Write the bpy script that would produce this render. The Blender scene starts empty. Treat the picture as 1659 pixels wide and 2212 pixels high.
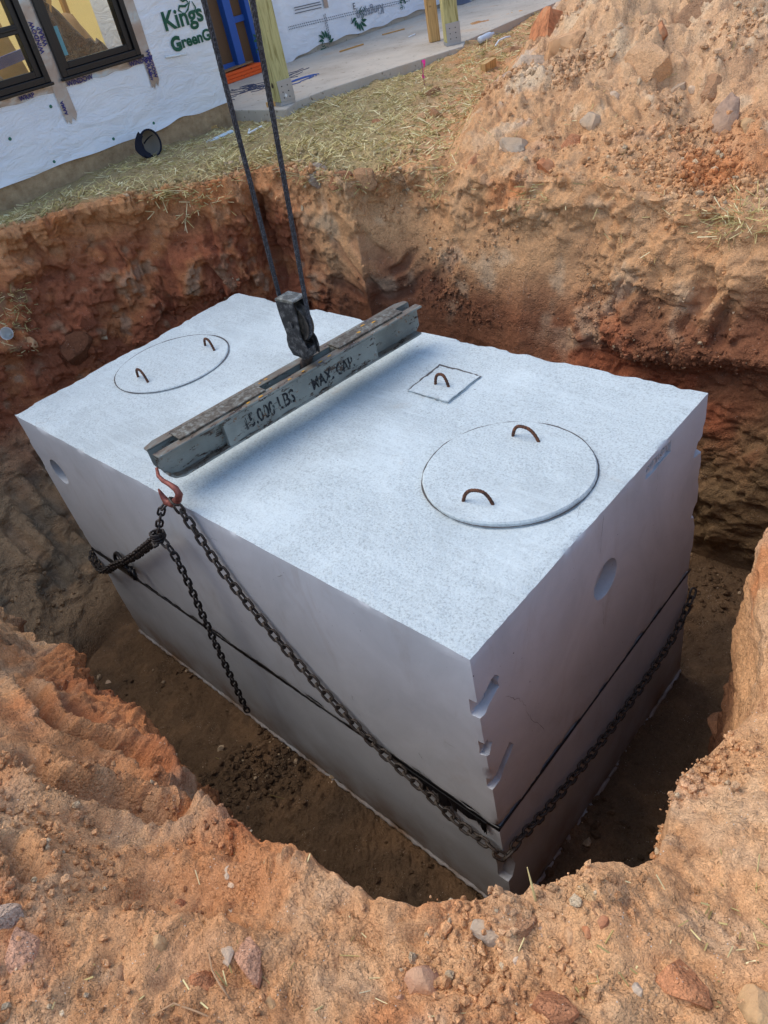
import bpy, bmesh, math, random
import numpy as np
from mathutils import Vector, Matrix, Euler
from mathutils.bvhtree import BVHTree

random.seed(7); rng = np.random.default_rng(7)
scene = bpy.context.scene
COL = scene.collection

# ------------------------------------------------------------------ camera
CAM = np.array([1.003, -1.028, 3.579])
ROT = np.array([[0.73397919, -0.31086364, 0.60385291],
                [0.65377589, 0.56424559, -0.50418647],
                [-0.18398811, 0.76484686, 0.61737967]])
FPX, IW, IH = 1584.6, 1659.0, 2212.0           # focal length in units of a 1659 x 2212 frame
cd = bpy.data.cameras.new('camera'); cam = bpy.data.objects.new('camera', cd); COL.objects.link(cam)
m4 = Matrix.Identity(4)
for i in range(3):
    for j in range(3): m4[i][j] = ROT[i][j]
    m4[i][3] = CAM[i]
cam.matrix_world = m4
cd.sensor_fit = 'VERTICAL'; cd.sensor_height = 36.0; cd.lens = 36.0 * FPX / IH
cd.clip_start = 0.05; cd.clip_end = 1000
scene.camera = cam

# ------------------------------------------------------------------ sky, sun, exposure
SUN_EL, SUN_AZ = math.radians(57), math.radians(208)      # azimuth: direction towards the sun, from +X counter-clockwise
w = bpy.data.worlds.new('World'); scene.world = w; w.use_nodes = True
nt = w.node_tree; bg = nt.nodes['Background']
sky = nt.nodes.new('ShaderNodeTexSky'); sky.sky_type = 'NISHITA'; sky.sun_disc = False
sky.sun_elevation = SUN_EL; sky.sun_rotation = math.pi / 2 - SUN_AZ
sky.air_density = 1.0; sky.dust_density = 1.2; sky.ozone_density = 1.0
nt.links.new(sky.outputs[0], bg.inputs[0]); bg.inputs[1].default_value = 0.15
sl = bpy.data.lights.new('sun', 'SUN'); sl.energy = 0.95; sl.angle = math.radians(55); sl.color = (1.0, 0.90, 0.74)
sun = bpy.data.objects.new('sun', sl); COL.objects.link(sun)
sd = Vector((math.cos(SUN_AZ) * math.cos(SUN_EL), math.sin(SUN_AZ) * math.cos(SUN_EL), math.sin(SUN_EL)))
sun.rotation_euler = sd.to_track_quat('Z', 'Y').to_euler()
scene.view_settings.view_transform = 'Standard'; scene.view_settings.look = 'None'
scene.view_settings.exposure = 0.96; scene.view_settings.gamma = 1.0
scene.cycles.max_bounces = 6; scene.cycles.diffuse_bounces = 3; scene.cycles.glossy_bounces = 2

# ------------------------------------------------------------------ helpers
def ray(x, y):
    v = ROT @ np.array([(x - IW / 2) / FPX, -(y - IH / 2) / FPX, -1.0]); return v / np.linalg.norm(v)
def on_z(x, y, z): v = ray(x, y); return Vector(CAM + v * (z - CAM[2]) / v[2])
def on_x(x, y, X): v = ray(x, y); return Vector(CAM + v * (X - CAM[0]) / v[0])
def on_y(x, y, Y): v = ray(x, y); return Vector(CAM + v * (Y - CAM[1]) / v[1])
def lin(c):
    c = np.asarray(c, float) / 255.0
    return np.where(c <= 0.04045, c / 12.92, ((c + 0.055) / 1.055) ** 2.4)
def L4(c): return (*lin(c), 1.0)
def sstep(a, b, x): t = np.clip((x - a) / (b - a), 0, 1); return t * t * (3 - 2 * t)

_perm = rng.permutation(256).astype(np.int32); _perm = np.concatenate([_perm, _perm, _perm])
_g = rng.normal(size=(256, 3)); _g /= np.linalg.norm(_g, axis=1)[:, None]; _g = _g.astype(np.float32)
def pn(p, s=1.0, o=0.0):
    q = (np.asarray(p, np.float32) * np.float32(s)) + np.float32(o * 17.31)
    f0 = np.floor(q); i = f0.astype(np.int32) & 255; f = q - f0
    u = f * f * f * (f * (f * 6 - 15) + 10)
    X, Y, Z = i[:, 0], i[:, 1], i[:, 2]
    out = None
    def g(dx, dy, dz):
        h = _perm[_perm[_perm[X + dx] + Y + dy] + Z + dz]; G = _g[h]
        return G[:, 0] * (f[:, 0] - dx) + G[:, 1] * (f[:, 1] - dy) + G[:, 2] * (f[:, 2] - dz)
    ux, uy, uz = u[:, 0], u[:, 1], u[:, 2]
    a = g(0, 0, 0); a += ux * (g(1, 0, 0) - a)
    b = g(0, 1, 0); b += ux * (g(1, 1, 0) - b)
    c = g(0, 0, 1); c += ux * (g(1, 0, 1) - c)
    d = g(0, 1, 1); d += ux * (g(1, 1, 1) - d)
    a += uy * (b - a); c += uy * (d - c)
    return (a + uz * (c - a)) * 1.6
def fbm(p, s, n, o=0.0, g=0.5):
    r = 0; a = 1.0
    for k in range(n): r = r + a * pn(p, s * 2.03 ** k, o + k); a *= g
    return r

class MB:
    """collects shapes and links them as one mesh object"""
    def __init__(s): s.v = []; s.f = []
    def add(s, vs, fs):
        n = len(s.v); s.v += [tuple(v) for v in vs]; s.f += [tuple(i + n for i in f) for f in fs]; return s
    def box(s, c, d, R=None):
        c = Vector(c); vs = []
        for sx in (-1, 1):
            for sy in (-1, 1):
                for sz in (-1, 1):
                    q = Vector((sx * d[0] / 2, sy * d[1] / 2, sz * d[2] / 2))
                    vs.append(c + (R @ q if R else q))
        return s.add(vs, [(0, 1, 3, 2), (4, 6, 7, 5), (0, 4, 5, 1), (2, 3, 7, 6), (0, 2, 6, 4), (1, 5, 7, 3)])
    def prism(s, poly, o, ex, ey, en, h):
        """polygon in the ex/ey plane at o, extruded along en by h"""
        o, ex, ey, en = Vector(o), Vector(ex), Vector(ey), Vector(en); n = len(poly)
        lo = [o + ex * a + ey * b for a, b in poly]; hi = [q + en * h for q in lo]
        return s.add(lo + hi, [tuple(range(n))[::-1], tuple(range(n, 2 * n))] +
                     [(i, (i + 1) % n, n + (i + 1) % n, n + i) for i in range(n)])
    def tube(s, path, r, seg=8, caps=True, up=(0, 0, 1)):
        P = [Vector(p) for p in path]; n = len(P); R = r if hasattr(r, '__len__') else [r] * n
        vs = []; t0 = (P[1] - P[0]).normalized(); u = Vector(up)
        if abs(u.dot(t0)) > 0.95: u = Vector((1, 0, 0))
        a = (u - t0 * u.dot(t0)).normalized()
        for i in range(n):
            t = (P[min(i + 1, n - 1)] - P[max(i - 1, 0)]).normalized()
            a = (a - t * a.dot(t)).normalized(); b = t.cross(a)
            for k in range(seg):
                w_ = 2 * math.pi * k / seg; vs.append(P[i] + (a * math.cos(w_) + b * math.sin(w_)) * R[i])
        fs = [(i * seg + k, i * seg + (k + 1) % seg, (i + 1) * seg + (k + 1) % seg, (i + 1) * seg + k) for i in range(n - 1) for k in range(seg)]
        if caps: fs += [tuple(range(seg))[::-1], tuple(range((n - 1) * seg, n * seg))]
        return s.add(vs, fs)
    def cyl(s, a, b, r, seg=24): return s.tube([a, b], r, seg)
    def lathe(s, prof, o, ax, seg=32):
        """profile of (radius, height) turned about ax at o"""
        o, ax = Vector(o), Vector(ax).normalized(); u = ax.orthogonal().normalized(); v_ = ax.cross(u); n = len(prof)
        vs = [o + ax * h + (u * math.cos(2 * math.pi * k / seg) + v_ * math.sin(2 * math.pi * k / seg)) * r for k in range(seg) for r, h in prof]
        fs = [(k * n + i, ((k + 1) % seg) * n + i, ((k + 1) % seg) * n + i + 1, k * n + i + 1) for k in range(seg) for i in range(n - 1)]
        return s.add(vs, fs)
    def mesh(s, name):
        me = bpy.data.meshes.new(name); me.from_pydata(s.v, [], s.f); me.update()
        bm = bmesh.new(); bm.from_mesh(me); bmesh.ops.recalc_face_normals(bm, faces=bm.faces); bm.to_mesh(me); bm.free()
        return me
    def build(s, name, mat, parent=None, bevel=0, smooth=False):
        return mkobj(name, s.mesh(name), mat, parent, bevel, smooth)

def mkobj(name, me, mat=None, parent=None, bevel=0, smooth=False):
    o = bpy.data.objects.new(name, me); COL.objects.link(o)
    if mat and not me.materials: me.materials.append(mat)
    if parent:
        o.parent = parent; o.matrix_parent_inverse = parent.matrix_basis.inverted()
    if smooth:
        me.polygons.foreach_set('use_smooth', np.ones(len(me.polygons), bool))
    if bevel:
        b = o.modifiers.new('bevel', 'BEVEL'); b.width = bevel; b.segments = 2; b.limit_method = 'ANGLE'
    return o
def tag(o, label, cat, group=None, kind=None):
    o['label'] = label; o['category'] = cat
    if group: o['group'] = group
    if kind: o['kind'] = kind
    return o
def empty(name, loc, label=None, cat=None, group=None):
    o = bpy.data.objects.new(name, None); COL.objects.link(o); o.location = loc; o.empty_display_size = 0.05
    if label: tag(o, label, cat, group)
    return o
def struct(o): o['kind'] = 'structure'; return o
def grid_mesh(name, V, nu, nv, wrap=False, mask=None):
    """V: (nu*nv,3) array; quads between"""
    idx = np.arange(nu * nv).reshape(nu, nv)
    if wrap: idx = np.concatenate([idx, idx[:1]], 0)
    F = np.stack([idx[:-1, :-1], idx[1:, :-1], idx[1:, 1:], idx[:-1, 1:]], -1).reshape(-1, 4)
    if mask is not None: F = F[mask.ravel()]
    return quads(name, V, F)
def quads(name, V, F, smooth=True):
    used = np.unique(F); mp = np.full(len(V), -1, np.int64); mp[used] = np.arange(len(used))
    V = np.asarray(V, np.float32)[used]; F = mp[F]
    me = bpy.data.meshes.new(name); n = len(F); k = F.shape[1]
    me.vertices.add(len(V)); me.vertices.foreach_set('co', V.ravel())
    me.loops.add(n * k); me.loops.foreach_set('vertex_index', F.ravel().astype(np.int32))
    me.polygons.add(n); me.polygons.foreach_set('loop_start', np.arange(0, n * k, k, dtype=np.int32))
    me.polygons.foreach_set('use_smooth', np.full(n, smooth, bool))
    me.update(calc_edges=True)
    return me, used

# ------------------------------------------------------------------ materials
def mat(name, color=(128, 128, 128), rough=0.8, metal=0.0, spec=0.4):
    m = bpy.data.materials.new(name); m.use_nodes = True
    b = m.node_tree.nodes['Principled BSDF']
    b.inputs['Base Color'].default_value = L4(color); b.inputs['Roughness'].default_value = rough
    b.inputs['Metallic'].default_value = metal; b.inputs['Specular IOR Level'].default_value = spec
    m.diffuse_color = L4(color)
    return m
class NT:
    def __init__(s, m): s.t = m.node_tree; s.b = s.t.nodes['Principled BSDF']
    def n(s, ty, **kw):
        x = s.t.nodes.new(ty)
        for k, v in kw.items():
            if k.startswith('i_'):
                key = k[2:].replace('_', ' '); x.inputs[key].default_value = v
            else: setattr(x, k, v)
        return x
    def l(s, a, b): s.t.links.new(a, b)
    def coord(s, kind='Object', scale=None):
        c = s.n('ShaderNodeTexCoord').outputs[kind]
        if scale:
            mp = s.n('ShaderNodeMapping'); mp.inputs['Scale'].default_value = scale; s.l(c, mp.inputs[0]); c = mp.outputs[0]
        return c
    def noise(s, co, scale, detail=4, rough=0.6, dist=0.0):
        x = s.n('ShaderNodeTexNoise'); x.inputs['Scale'].default_value = scale; x.inputs['Detail'].default_value = detail
        x.inputs['Roughness'].default_value = rough; x.inputs['Distortion'].default_value = dist
        s.l(co, x.inputs['Vector']); return x.outputs[0]
    def ramp(s, fac, *stops):
        x = s.n('ShaderNodeValToRGB'); e = x.color_ramp.elements
        while len(e) < len(stops): e.new(0.5)
        for k, (p, c) in enumerate(stops):
            e[k].position = p; e[k].color = c if len(c) == 4 else L4(c)
        s.l(fac, x.inputs[0]); return x.outputs[0]
    def g(s, fac, a, b):        # 0..1 mask
        if a > b: return s.ramp(fac, (b, (1, 1, 1, 1)), (a, (0, 0, 0, 1)))
        return s.ramp(fac, (a, (0, 0, 0, 1)), (b, (1, 1, 1, 1)))
    def mix(s, fac, a, b, blend='MIX'):
        x = s.n('ShaderNodeMix', data_type='RGBA', blend_type=blend)
        for val, sock in ((fac, 0), (a, 6), (b, 7)):
            if hasattr(val, 'is_linked') or hasattr(val, 'links'): s.l(val, x.inputs[sock])
            elif sock == 0: x.inputs[0].default_value = val
            else: x.inputs[sock].default_value = val if len(val) == 4 else L4(val)
        return x.outputs[2]
    def bump(s, h, dist, strength=1.0, prev=None):
        x = s.n('ShaderNodeBump'); x.inputs['Distance'].default_value = dist; x.inputs['Strength'].default_value = strength
        s.l(h, x.inputs['Height'])
        if prev is not None: s.l(prev, x.inputs['Normal'])
        return x.outputs[0]
    def color(s, c): s.l(c, s.b.inputs['Base Color'])
    def normal(s, c): s.l(c, s.b.inputs['Normal'])
    def rough(s, c): s.l(c, s.b.inputs['Roughness'])

def dirt_mat():
    m = mat('dirt', (170, 120, 85), 0.95, 0, 0.15); t = NT(m); co = t.coord()
    vc = t.n('ShaderNodeVertexColor', layer_name='Col'); a = vc.outputs[0]
    f = t.noise(co, 55, 4, 0.7); c = t.mix(0.55, a, t.ramp(f, (0.25, (0.35, 0.33, 0.32, 1)), (0.75, (1.0, 1.0, 1.0, 1))), 'MULTIPLY')
    hs = t.n('ShaderNodeHueSaturation'); t.l(c, hs.inputs['Color']); hs.inputs['Value'].default_value = 1.52; hs.inputs['Saturation'].default_value = 0.98
    n2 = t.noise(co, 260, 2, 0.7); c = t.mix(0.42, hs.outputs[0], t.ramp(n2, (0.32, (0.35, 0.33, 0.31, 1)), (0.68, (1.3, 1.3, 1.3, 1))), 'MULTIPLY')
    vo = t.n('ShaderNodeTexVoronoi'); vo.inputs['Scale'].default_value = 90; t.l(co, vo.inputs['Vector'])
    sp = t.g(vo.outputs['Distance'], 0.16, 0.10); sp2 = t.g(t.noise(co, 14, 2), 0.55, 0.62)
    k = t.n('ShaderNodeMath', operation='MULTIPLY'); t.l(sp, k.inputs[0]); t.l(sp2, k.inputs[1])
    c = t.mix(k.outputs[0], c, (215, 200, 180)); t.color(c)
    b = t.bump(t.noise(co, 26, 5, 0.70), 0.019, 1.0)
    v2 = t.n('ShaderNodeTexVoronoi'); v2.inputs['Scale'].default_value = 105; t.l(co, v2.inputs['Vector'])
    mk = t.n('ShaderNodeMath', operation='MULTIPLY'); t.l(v2.outputs['Distance'], mk.inputs[0]); t.l(t.g(t.noise(co, 11, 3), 0.40, 0.60), mk.inputs[1])
    nv = t.n('ShaderNodeMath', operation='MULTIPLY'); t.l(mk.outputs[0], nv.inputs[0]); nv.inputs[1].default_value = -1.0
    b = t.bump(nv.outputs[0], 0.007, 1.0, b)
    b = t.bump(t.noise(co, 190, 2, 0.75), 0.0035, 0.9, b)
    for nd in t.t.nodes:
        if nd.type == 'BUMP': t.l(vc.outputs['Alpha'], nd.inputs['Strength'])      # polished cuts are smoother
    t.normal(b); return m
DIRT = dirt_mat()

# ------------------------------------------------------------------ terrain: one sheet from the pit floor up the walls and out to the horizon
O = np.array([-1.6, 1.0]); TW, TD, TH = 3.192, 1.666, 1.83       # pit centre; tank length, depth, height
def P(x, y, z): q = on_z(x, y, z); return (q.x, q.y, z)
rim_pts = [P(0, 1325, 1.30), P(120, 1405, 1.34), P(240, 1495, 1.40), P(305, 1560, 1.45), P(345, 1625, 1.52), P(372, 1690, 1.60), P(470, 1755, 1.70), P(600, 1830, 1.80),
           P(710, 1900, 1.88), P(830, 1958, 1.95), P(950, 1945, 1.98), P(1080, 1925, 2.0), P(1180, 1935, 2.0), P(1270, 1890, 2.03), P(1380, 1885, 1.98), P(1425, 1872, 1.95),
           P(1450, 1740, 1.88), P(1470, 1680, 1.87), P(1560, 1600, 1.86), P(1625, 1530, 1.86), P(1655, 1440, 1.86), (0.60, 0.62, 1.86), P(1643, 1150, 1.86), (0.55, 1.25, 1.86), (0.62, 1.8, 1.9),
           (0.66, 2.4, 1.95), (0.52, 2.85, 2.02), (0.1, 2.93, 2.05), (-0.35, 2.86, 2.08), (-0.8, 2.95, 2.12), (-1.4, 2.9, 2.2), (-2.0, 2.86, 2.24), (-2.6, 2.80, 2.28), P(745, 395, 2.31), P(700, 380, 2.33),
           P(620, 372, 2.34), P(540, 375, 2.35), P(500, 395, 2.36), P(430, 410, 2.37), P(340, 430, 2.38), P(250, 440, 2.39), P(150, 462, 2.39), P(60, 490, 2.40), P(0, 510, 2.40), (-4.95, 0.3, 2.38), (-4.9, -0.4, 2.3),
           (-4.3, -1.1, 2.1), (-3.4, -1.15, 1.7), (-2.85, -0.95, 1.45)]
foot_pts = [(-3.05, -0.62), (-2.4, -0.62), (-1.4, -0.60), (-0.6, -0.68), (0.0, -0.62), (0.36, -0.45), (0.52, -0.22), (0.55, 0.2), (0.52, 0.8), (0.50, 1.4), (0.55, 2.2), (0.42, 2.62),
            (-0.1, 2.60), (-0.8, 2.52), (-1.6, 2.48), (-2.6, 2.45), (-3.1, 2.38), (-3.42, 2.1), (-3.5, 1.7), (-3.52, 1.2), (-3.45, 0.7), (-3.38, 0.25), (-3.36, 0.0), (-3.3, -0.35)]
def polar(pts):
    a = np.array(pts); d = a[:, :2] - O; th = np.arctan2(d[:, 1], d[:, 0]); k = np.argsort(th)
    return th[k], np.hypot(d[:, 0], d[:, 1])[k], (a[k, 2] if a.shape[1] > 2 else None)
def pint(th, tk, vk):
    return np.interp(th, np.concatenate([tk - 2 * np.pi, tk, tk + 2 * np.pi]), np.concatenate([vk, vk, vk]))
D2 = np.pi / 180
secs = [(-100, -17, 500), (-17, 4, 90), (4, 41, 110), (41, 139, 400), (139, 197, 300), (197, 260, 110)]
th = np.concatenate([np.linspace(a * D2, b * D2, n, endpoint=False) for a, b, n in secs]); NT_ = len(th)
tk, rk, zk = polar(rim_pts); rr = pint(th, tk, rk); zr = pint(th, tk, zk)
tk2, rk2, _ = polar(foot_pts); rf = pint(th, tk2, rk2)
rf = np.minimum(rf, rr - 0.06)
thd = np.degrees(th); 
def band(a, b, s=4): return sstep(a - s, a + s, thd) * (1 - sstep(b - s, b + s, thd))
pw = 1.0 + 1.3 * band(41, 140) - 0.25 * band(160, 215) + 0.8 * band(-120, -60) * 0 + 0.6 * band(-60, 41)
outw = 0.35 + 0.35 * band(-101, -45, 10)
NF, NW, NO = 90, 220, 320
tf = np.linspace(0.36, 1, NF, endpoint=False); tw = np.linspace(0, 1, NW, endpoint=False)
do = 0.007 * (1.0125 ** np.arange(NO) - 1) / 0.0125; do[-14:] *= np.linspace(1.2, 14, 14)
ct, st = np.cos(th)[:, None], np.sin(th)[:, None]
def groundz(x, y):
    z = 2.02 + 0.38 * sstep(0.8, -4.4, x) 
    return z + 0.02 * np.sin(x * 1.3 + 1) * np.sin(y * 1.1)
foot_l = np.array([(-1.9, 2.6), (-2.35, 3.0), (-2.75, 3.7), (-3.1, 4.5), (-3.55, 5.7), (-4.3, 7.6), (-5.5, 11.0)])
def heapz(x, y):
    # distance inside the left toe line of the heap
    xl = np.interp(y, foot_l[:, 1], foot_l[:, 0])
    dl = np.maximum(0, (x - xl) * 0.92); dy = np.maximum(0, y - 2.95 + 0.1 * np.sin(x * 2))
    a = 0.72 * dl; b = 0.50 * dy + 0.10 * sstep(0.2, 1.6, dy)
    a = a + 1e-5; b = b + 1e-5; h = (a ** -2.5 + b ** -2.5) ** (-1 / 2.5)
    return 1.9 * np.tanh(h / 1.9)
rF = rf[:, None] * tf; zF = np.zeros_like(rF) + 0.0
gw = tw[None, :] ** (1.0 / pw[:, None])            # height fraction along the profile
rW = rf[:, None] + (rr - rf)[:, None] * tw[None, :]
hz_ = tw[None, :] + 0 * rW
# arc-length-like: param both r and z; steep foot for powered profiles
u_ = tw[None, :]
rW = rf[:, None] + (rr - rf)[:, None] * u_ ** pw[:, None]; zW = zr[:, None] * u_
rO = rr[:, None] + do[None, :]
xO, yO = O[0] + ct * rO, O[1] + st * rO
wgt = sstep(0, 1, do[None, :] / outw[:, None])
zO = zr[:, None] * (1 - wgt) + groundz(xO, yO) * wgt + heapz(xO, yO)
Rr = np.concatenate([rF, rW, rO], 1); Zz = np.concatenate([zF, zW, zO], 1)
NR = Rr.shape[1]
V = np.stack([O[0] + ct * Rr, O[1] + st * Rr, Zz], -1).reshape(-1, 3)
row = np.broadcast_to(np.arange(NR), (NT_, NR)).reshape(-1); thv = np.repeat(thd, NR)
isF = row < NF; isW = (row >= NF) & (row < NF + NW); isO = row >= NF + NW
uW = np.clip((row - NF) / NW, 0, 1)
dO = np.where(isO, np.concatenate([np.zeros(NF + NW), do])[row], 0)
hp = heapz(V[:, 0], V[:, 1]) * isO
def bnd(a, b, s=4): return sstep(a - s, a + s, thv) * (1 - sstep(b - s, b + s, thv))
west, north, east, sw = bnd(139, 230), bnd(41, 139), bnd(-28, 41), bnd(-125, -45, 8)
near = bnd(-60, -20, 6)
# --- displacement
nrm = np.stack([-np.repeat(np.cos(th), NR), -np.repeat(np.sin(th), NR), np.zeros(len(V))], 1)     # into the pit
wallw = sstep(0, 0.10, uW) * np.where(isO, np.exp(-dO / 0.10), 1.0) * (~isF)
fade = np.where(isO, 1 - sstep(9, 16, dO), 1.0)
n1 = fbm(V, 1.1, 3, 1); n2 = fbm(V, 4.2, 4, 2); n3 = np.abs(pn(V, 9.0, 3)); n4 = np.abs(pn(V, 21.0, 4)); n5 = np.abs(pn(V, 47.0, 5)); n3 = n3 + 0.6 * np.abs(pn(V, 13.5, 7))
# blocky fracture: quantised noise
q = fbm(V * np.array([1, 1, 1.6]), 2.4, 3, 6); qs = 3.2; qt = np.floor(q * qs); fr = q * qs - qt
blk = (qt + sstep(0.78, 1.0, fr)) / qs
x_, y_, z_ = V[:, 0], V[:, 1], V[:, 2]
# bucket tooth grooves on the west wall
along = np.where(True, y_ * 0.8 - x_ * 0.6, 0) + 0.05 * n2 + (z_ - 1.5) * 0.12
grv = np.abs(((along / 0.19) % 1.0) - 0.5) * 2
grm = west * sstep(-0.1, 0.25, pn(V, 1.0, 9) + 0.25 * (uW - 0.4))
groove = -sstep(0.62, 0.95, grv) * 0.045
# curved bucket scrapes on the north wall
cx, cz = -2.05, 2.75
rad = np.hypot((x_ - cx) * 0.95, (z_ - cz) * 1.0); sm = north * sstep(-3.2, -2.9, x_) * (1 - sstep(-1.35, -1.1, x_)) * sstep(0.15, 0.3, uW) * (1 - sstep(0.82, 0.95, uW))
arc = ((rad / 0.33 + 0.15 * n1) % 1.0); scr = (arc - 0.5) * 0.10
smooth = np.clip(sm + 0.0, 0, 1)
lowsl = bnd(168, 240, 6) * sstep(0.75, 0.5, uW)
rough_w = 1 - 0.85 * smooth - 0.5 * lowsl - 0.35 * grm * sstep(0.55, 0.9, grv)
ledge = north * sstep(-1.3, -0.9, x_) * (np.exp(-((z_ - 1.42 - 0.12 * n1) / 0.10) ** 2) * 0.10 - np.exp(-((z_ - 1.15 - 0.1 * n1) / 0.2) ** 2) * 0.07)
dW = (0.11 * n1 * (0.6 + 0.4 * west) + rough_w * (0.055 * n2 + 0.13 * blk * (0.35 + 0.65 * np.maximum(west * (1 - 0.8 * bnd(168, 240, 6) * sstep(0.75, 0.5, uW)), 0.2 * north)) + 0.042 * (n3 - 0.25) + 0.026 * n4 + 0.013 * n5) + ledge)
# near and south-west banks: benches cut by the bucket, running along the bank
bench = sw * np.where(isO, sstep(0, 0.03, dO) * (1 - sstep(0.45, 0.8, dO)), sstep(0.5, 0.9, uW))
cut = (((dO + 0.10 * n1 + 0.22 * (x_ + 1.0) * 0.5) / 0.27) % 1.0)
benchz = 0.0 * bench * (0.05 * (1 - cut) ** 2 - 0.045 * np.exp(-((cut - 0.12) / 0.09) ** 2))
dW = dW * (1 - 0.6 * east - 0.1 * sw - 0.5 * near)
V += nrm * (dW * wallw)[:, None]
crumb = np.where(isF, 0.35, np.where(isW, 0.15, 1.0)) * fade
nearrim = np.exp(-dO / 1.2) * np.maximum(near, sw)
dz = np.where(isO, 0.05 * n1 + 0.028 * n2 + hp * 0.10 * np.clip(n1 + 0.5 * n2, -1, 1) + (0.45 + 0.55 * np.minimum(1, hp * 4 + nearrim + np.exp(-dO / 0.25))) * (0.026 * n3 + 0.024 * n4 + 0.016 * n5), 0)
dz = np.where(isO, dz * sstep(0, 0.05, dO + 0.02) * (1 - 0.5 * bnd(150, 200) * (1 - np.exp(-dO / 0.2))), dz)
dz += np.where(isF, 0.035 * n1 + 0.020 * n2 + 0.022 * n3 + 0.016 * n4 + 0.010 * n5 - 0.012, 0) + benchz
V[:, 2] += dz * np.where(isW, 0.0, fade) + np.where(isW, benchz * uW, 0)
# heap ridges and dug-out hollows
V[:, 2] += np.where(isO & (hp > 0.01), sstep(0.01, 0.3, hp) * (0.10 * blk + 0.03 * n3), 0)
# west toe: loose rubble slope against the tank end
# --- marks left by the digger bucket: tooth grooves, scrapes and gullies cut into the banks
_i, _j = np.arange(0, NT_, 3), np.arange(0, NR, 3); _Vb = V.reshape(NT_, NR, 3)[np.ix_(_i, _j)]; _a, _b = _Vb.shape[:2]
_x = np.arange(_a * _b).reshape(_a, _b); _x = np.concatenate([_x, _x[:1]], 0)
_bv = BVHTree.FromPolygons(_Vb.reshape(-1, 3).tolist(), np.stack([_x[:-1, :-1], _x[1:, :-1], _x[1:, 1:], _x[:-1, 1:]], -1).reshape(-1, 4).tolist())
pol = np.zeros(len(V))
def gouge(px, wd, depth, polish=1.0, lip=0.3, lob=0.5):
    pts, nn = [], Vector()
    for q in px:
        h, n, _, _ = _bv.ray_cast(Vector(CAM), Vector(ray(*q)))
        if h is not None: pts.append(np.array(h)); nn += n if n.dot(Vector(ray(*q))) < 0 else -n
    if len(pts) < 2: return
    nn = np.array(nn.normalized()); P_ = np.array(pts); lo, hi = P_.min(0) - 3 * wd, P_.max(0) + 3 * wd
    s = np.flatnonzero(np.all((V > lo) & (V < hi), 1)); X = V[s] + (0.25 * wd * n2[s])[:, None]; best = np.full(len(s), 9.0); prog = np.zeros(len(s)); tot = len(P_) - 1
    for k in range(tot):
        a, b = P_[k], P_[k + 1]; ab = b - a; t = np.clip(((X - a) @ ab) / (ab @ ab), 0, 1); d = np.linalg.norm(X - a - t[:, None] * ab, axis=1); u = d < best; best[u] = d[u]; prog[u] = (k + t[u]) / tot
    taper = sstep(0, 0.18, prog) * (1 - lob * sstep(0.8, 1.0, prog)); pf = (1 - sstep(0.55 * wd, 1.05 * wd, best)) * taper
    V[s] += nn * (lip * depth * np.exp(-((best - 1.35 * wd) / (0.4 * wd)) ** 2) * taper - depth * pf)[:, None]; pol[s] = np.maximum(pol[s], pf * polish)
for px, wd, dp in ((((346, 530), (364, 580), (386, 630)), .045, .045), (((432, 462), (452, 510), (474, 562)), .04, .05), (((500, 425), (514, 460), (530, 496)), .04, .05), (((550, 405), (562, 450), (576, 500)), .045, .08), (((288, 552), (298, 580), (310, 616)), .04, .04),
                   (((56, 505), (70, 530), (86, 558)), .045, .05), (((436, 568), (462, 604), (494, 642)), .05, .05), (((360, 628), (366, 660), (374, 694)), .035, .05), (((94, 455), (106, 480), (118, 505)), .04, .05), (((205, 515), (240, 550), (266, 585)), .07, .05), (((520, 520), (536, 570), (552, 620)), .04, .04), (((585, 480), (596, 540), (612, 610)), .05, .05), (((626, 440), (640, 520), (660, 600)), .045, .04)): gouge(px, wd, dp)
for px, wd, dp in ((((668, 576), (720, 608), (776, 636), (848, 642), (888, 628), (924, 596)), .05, .022), (((700, 504), (744, 556), (796, 612), (824, 636)), .035, .025), (((840, 594), (872, 576), (892, 548)), .04, .03), (((668, 560), (700, 575), (744, 600)), .02, .02), (((756, 500), (790, 545), (835, 570)), .09, .03), (((930, 640), (960, 590), (985, 540)), .07, .02)): gouge(px, wd, dp, 0.8)
for px, wd, dp in ((((1320, 690), (1340, 640), (1362, 600)), .06, .03), (((1470, 730), (1500, 670), (1530, 610)), .07, .05), (((1545, 760), (1560, 690), (1590, 640)), .05, .05)): gouge(px, wd, dp, 0.6)
for px, wd, dp, pl in ((((10, 1410), (57, 1490), (88, 1542), (132, 1578), (189, 1604), (281, 1626), (352, 1657)), .055, .10, .7), (((20, 1620), (57, 1657), (97, 1701), (176, 1732), (264, 1754), (372, 1770)),   .072, .14, 1.0), (((123, 1498), (160, 1530), (200, 1560)), .05, .035, 1.0), (((5, 1800), (30, 1850), (58, 1890)), .045, .07, .3), (((250, 1900), (380, 1925), (500, 1935), (620, 1925)), .10, .05, 0.0), (((700, 2060), (850, 2080), (1000, 2060)), .08, .03, 0)): gouge(px, wd, dp, pl, 0.45)
for px, wd, dp in ((((40, 990), (120, 1080), (220, 1180)), .06, .06), (((10, 1040), (90, 1130), (180, 1225)), .05, .05), (((0, 1120), (70, 1190), (150, 1270)), .06, .05), (((60, 960), (150, 1060), (230, 1150)), .03, .04)): gouge(px, wd, dp, 0.4)
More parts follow.
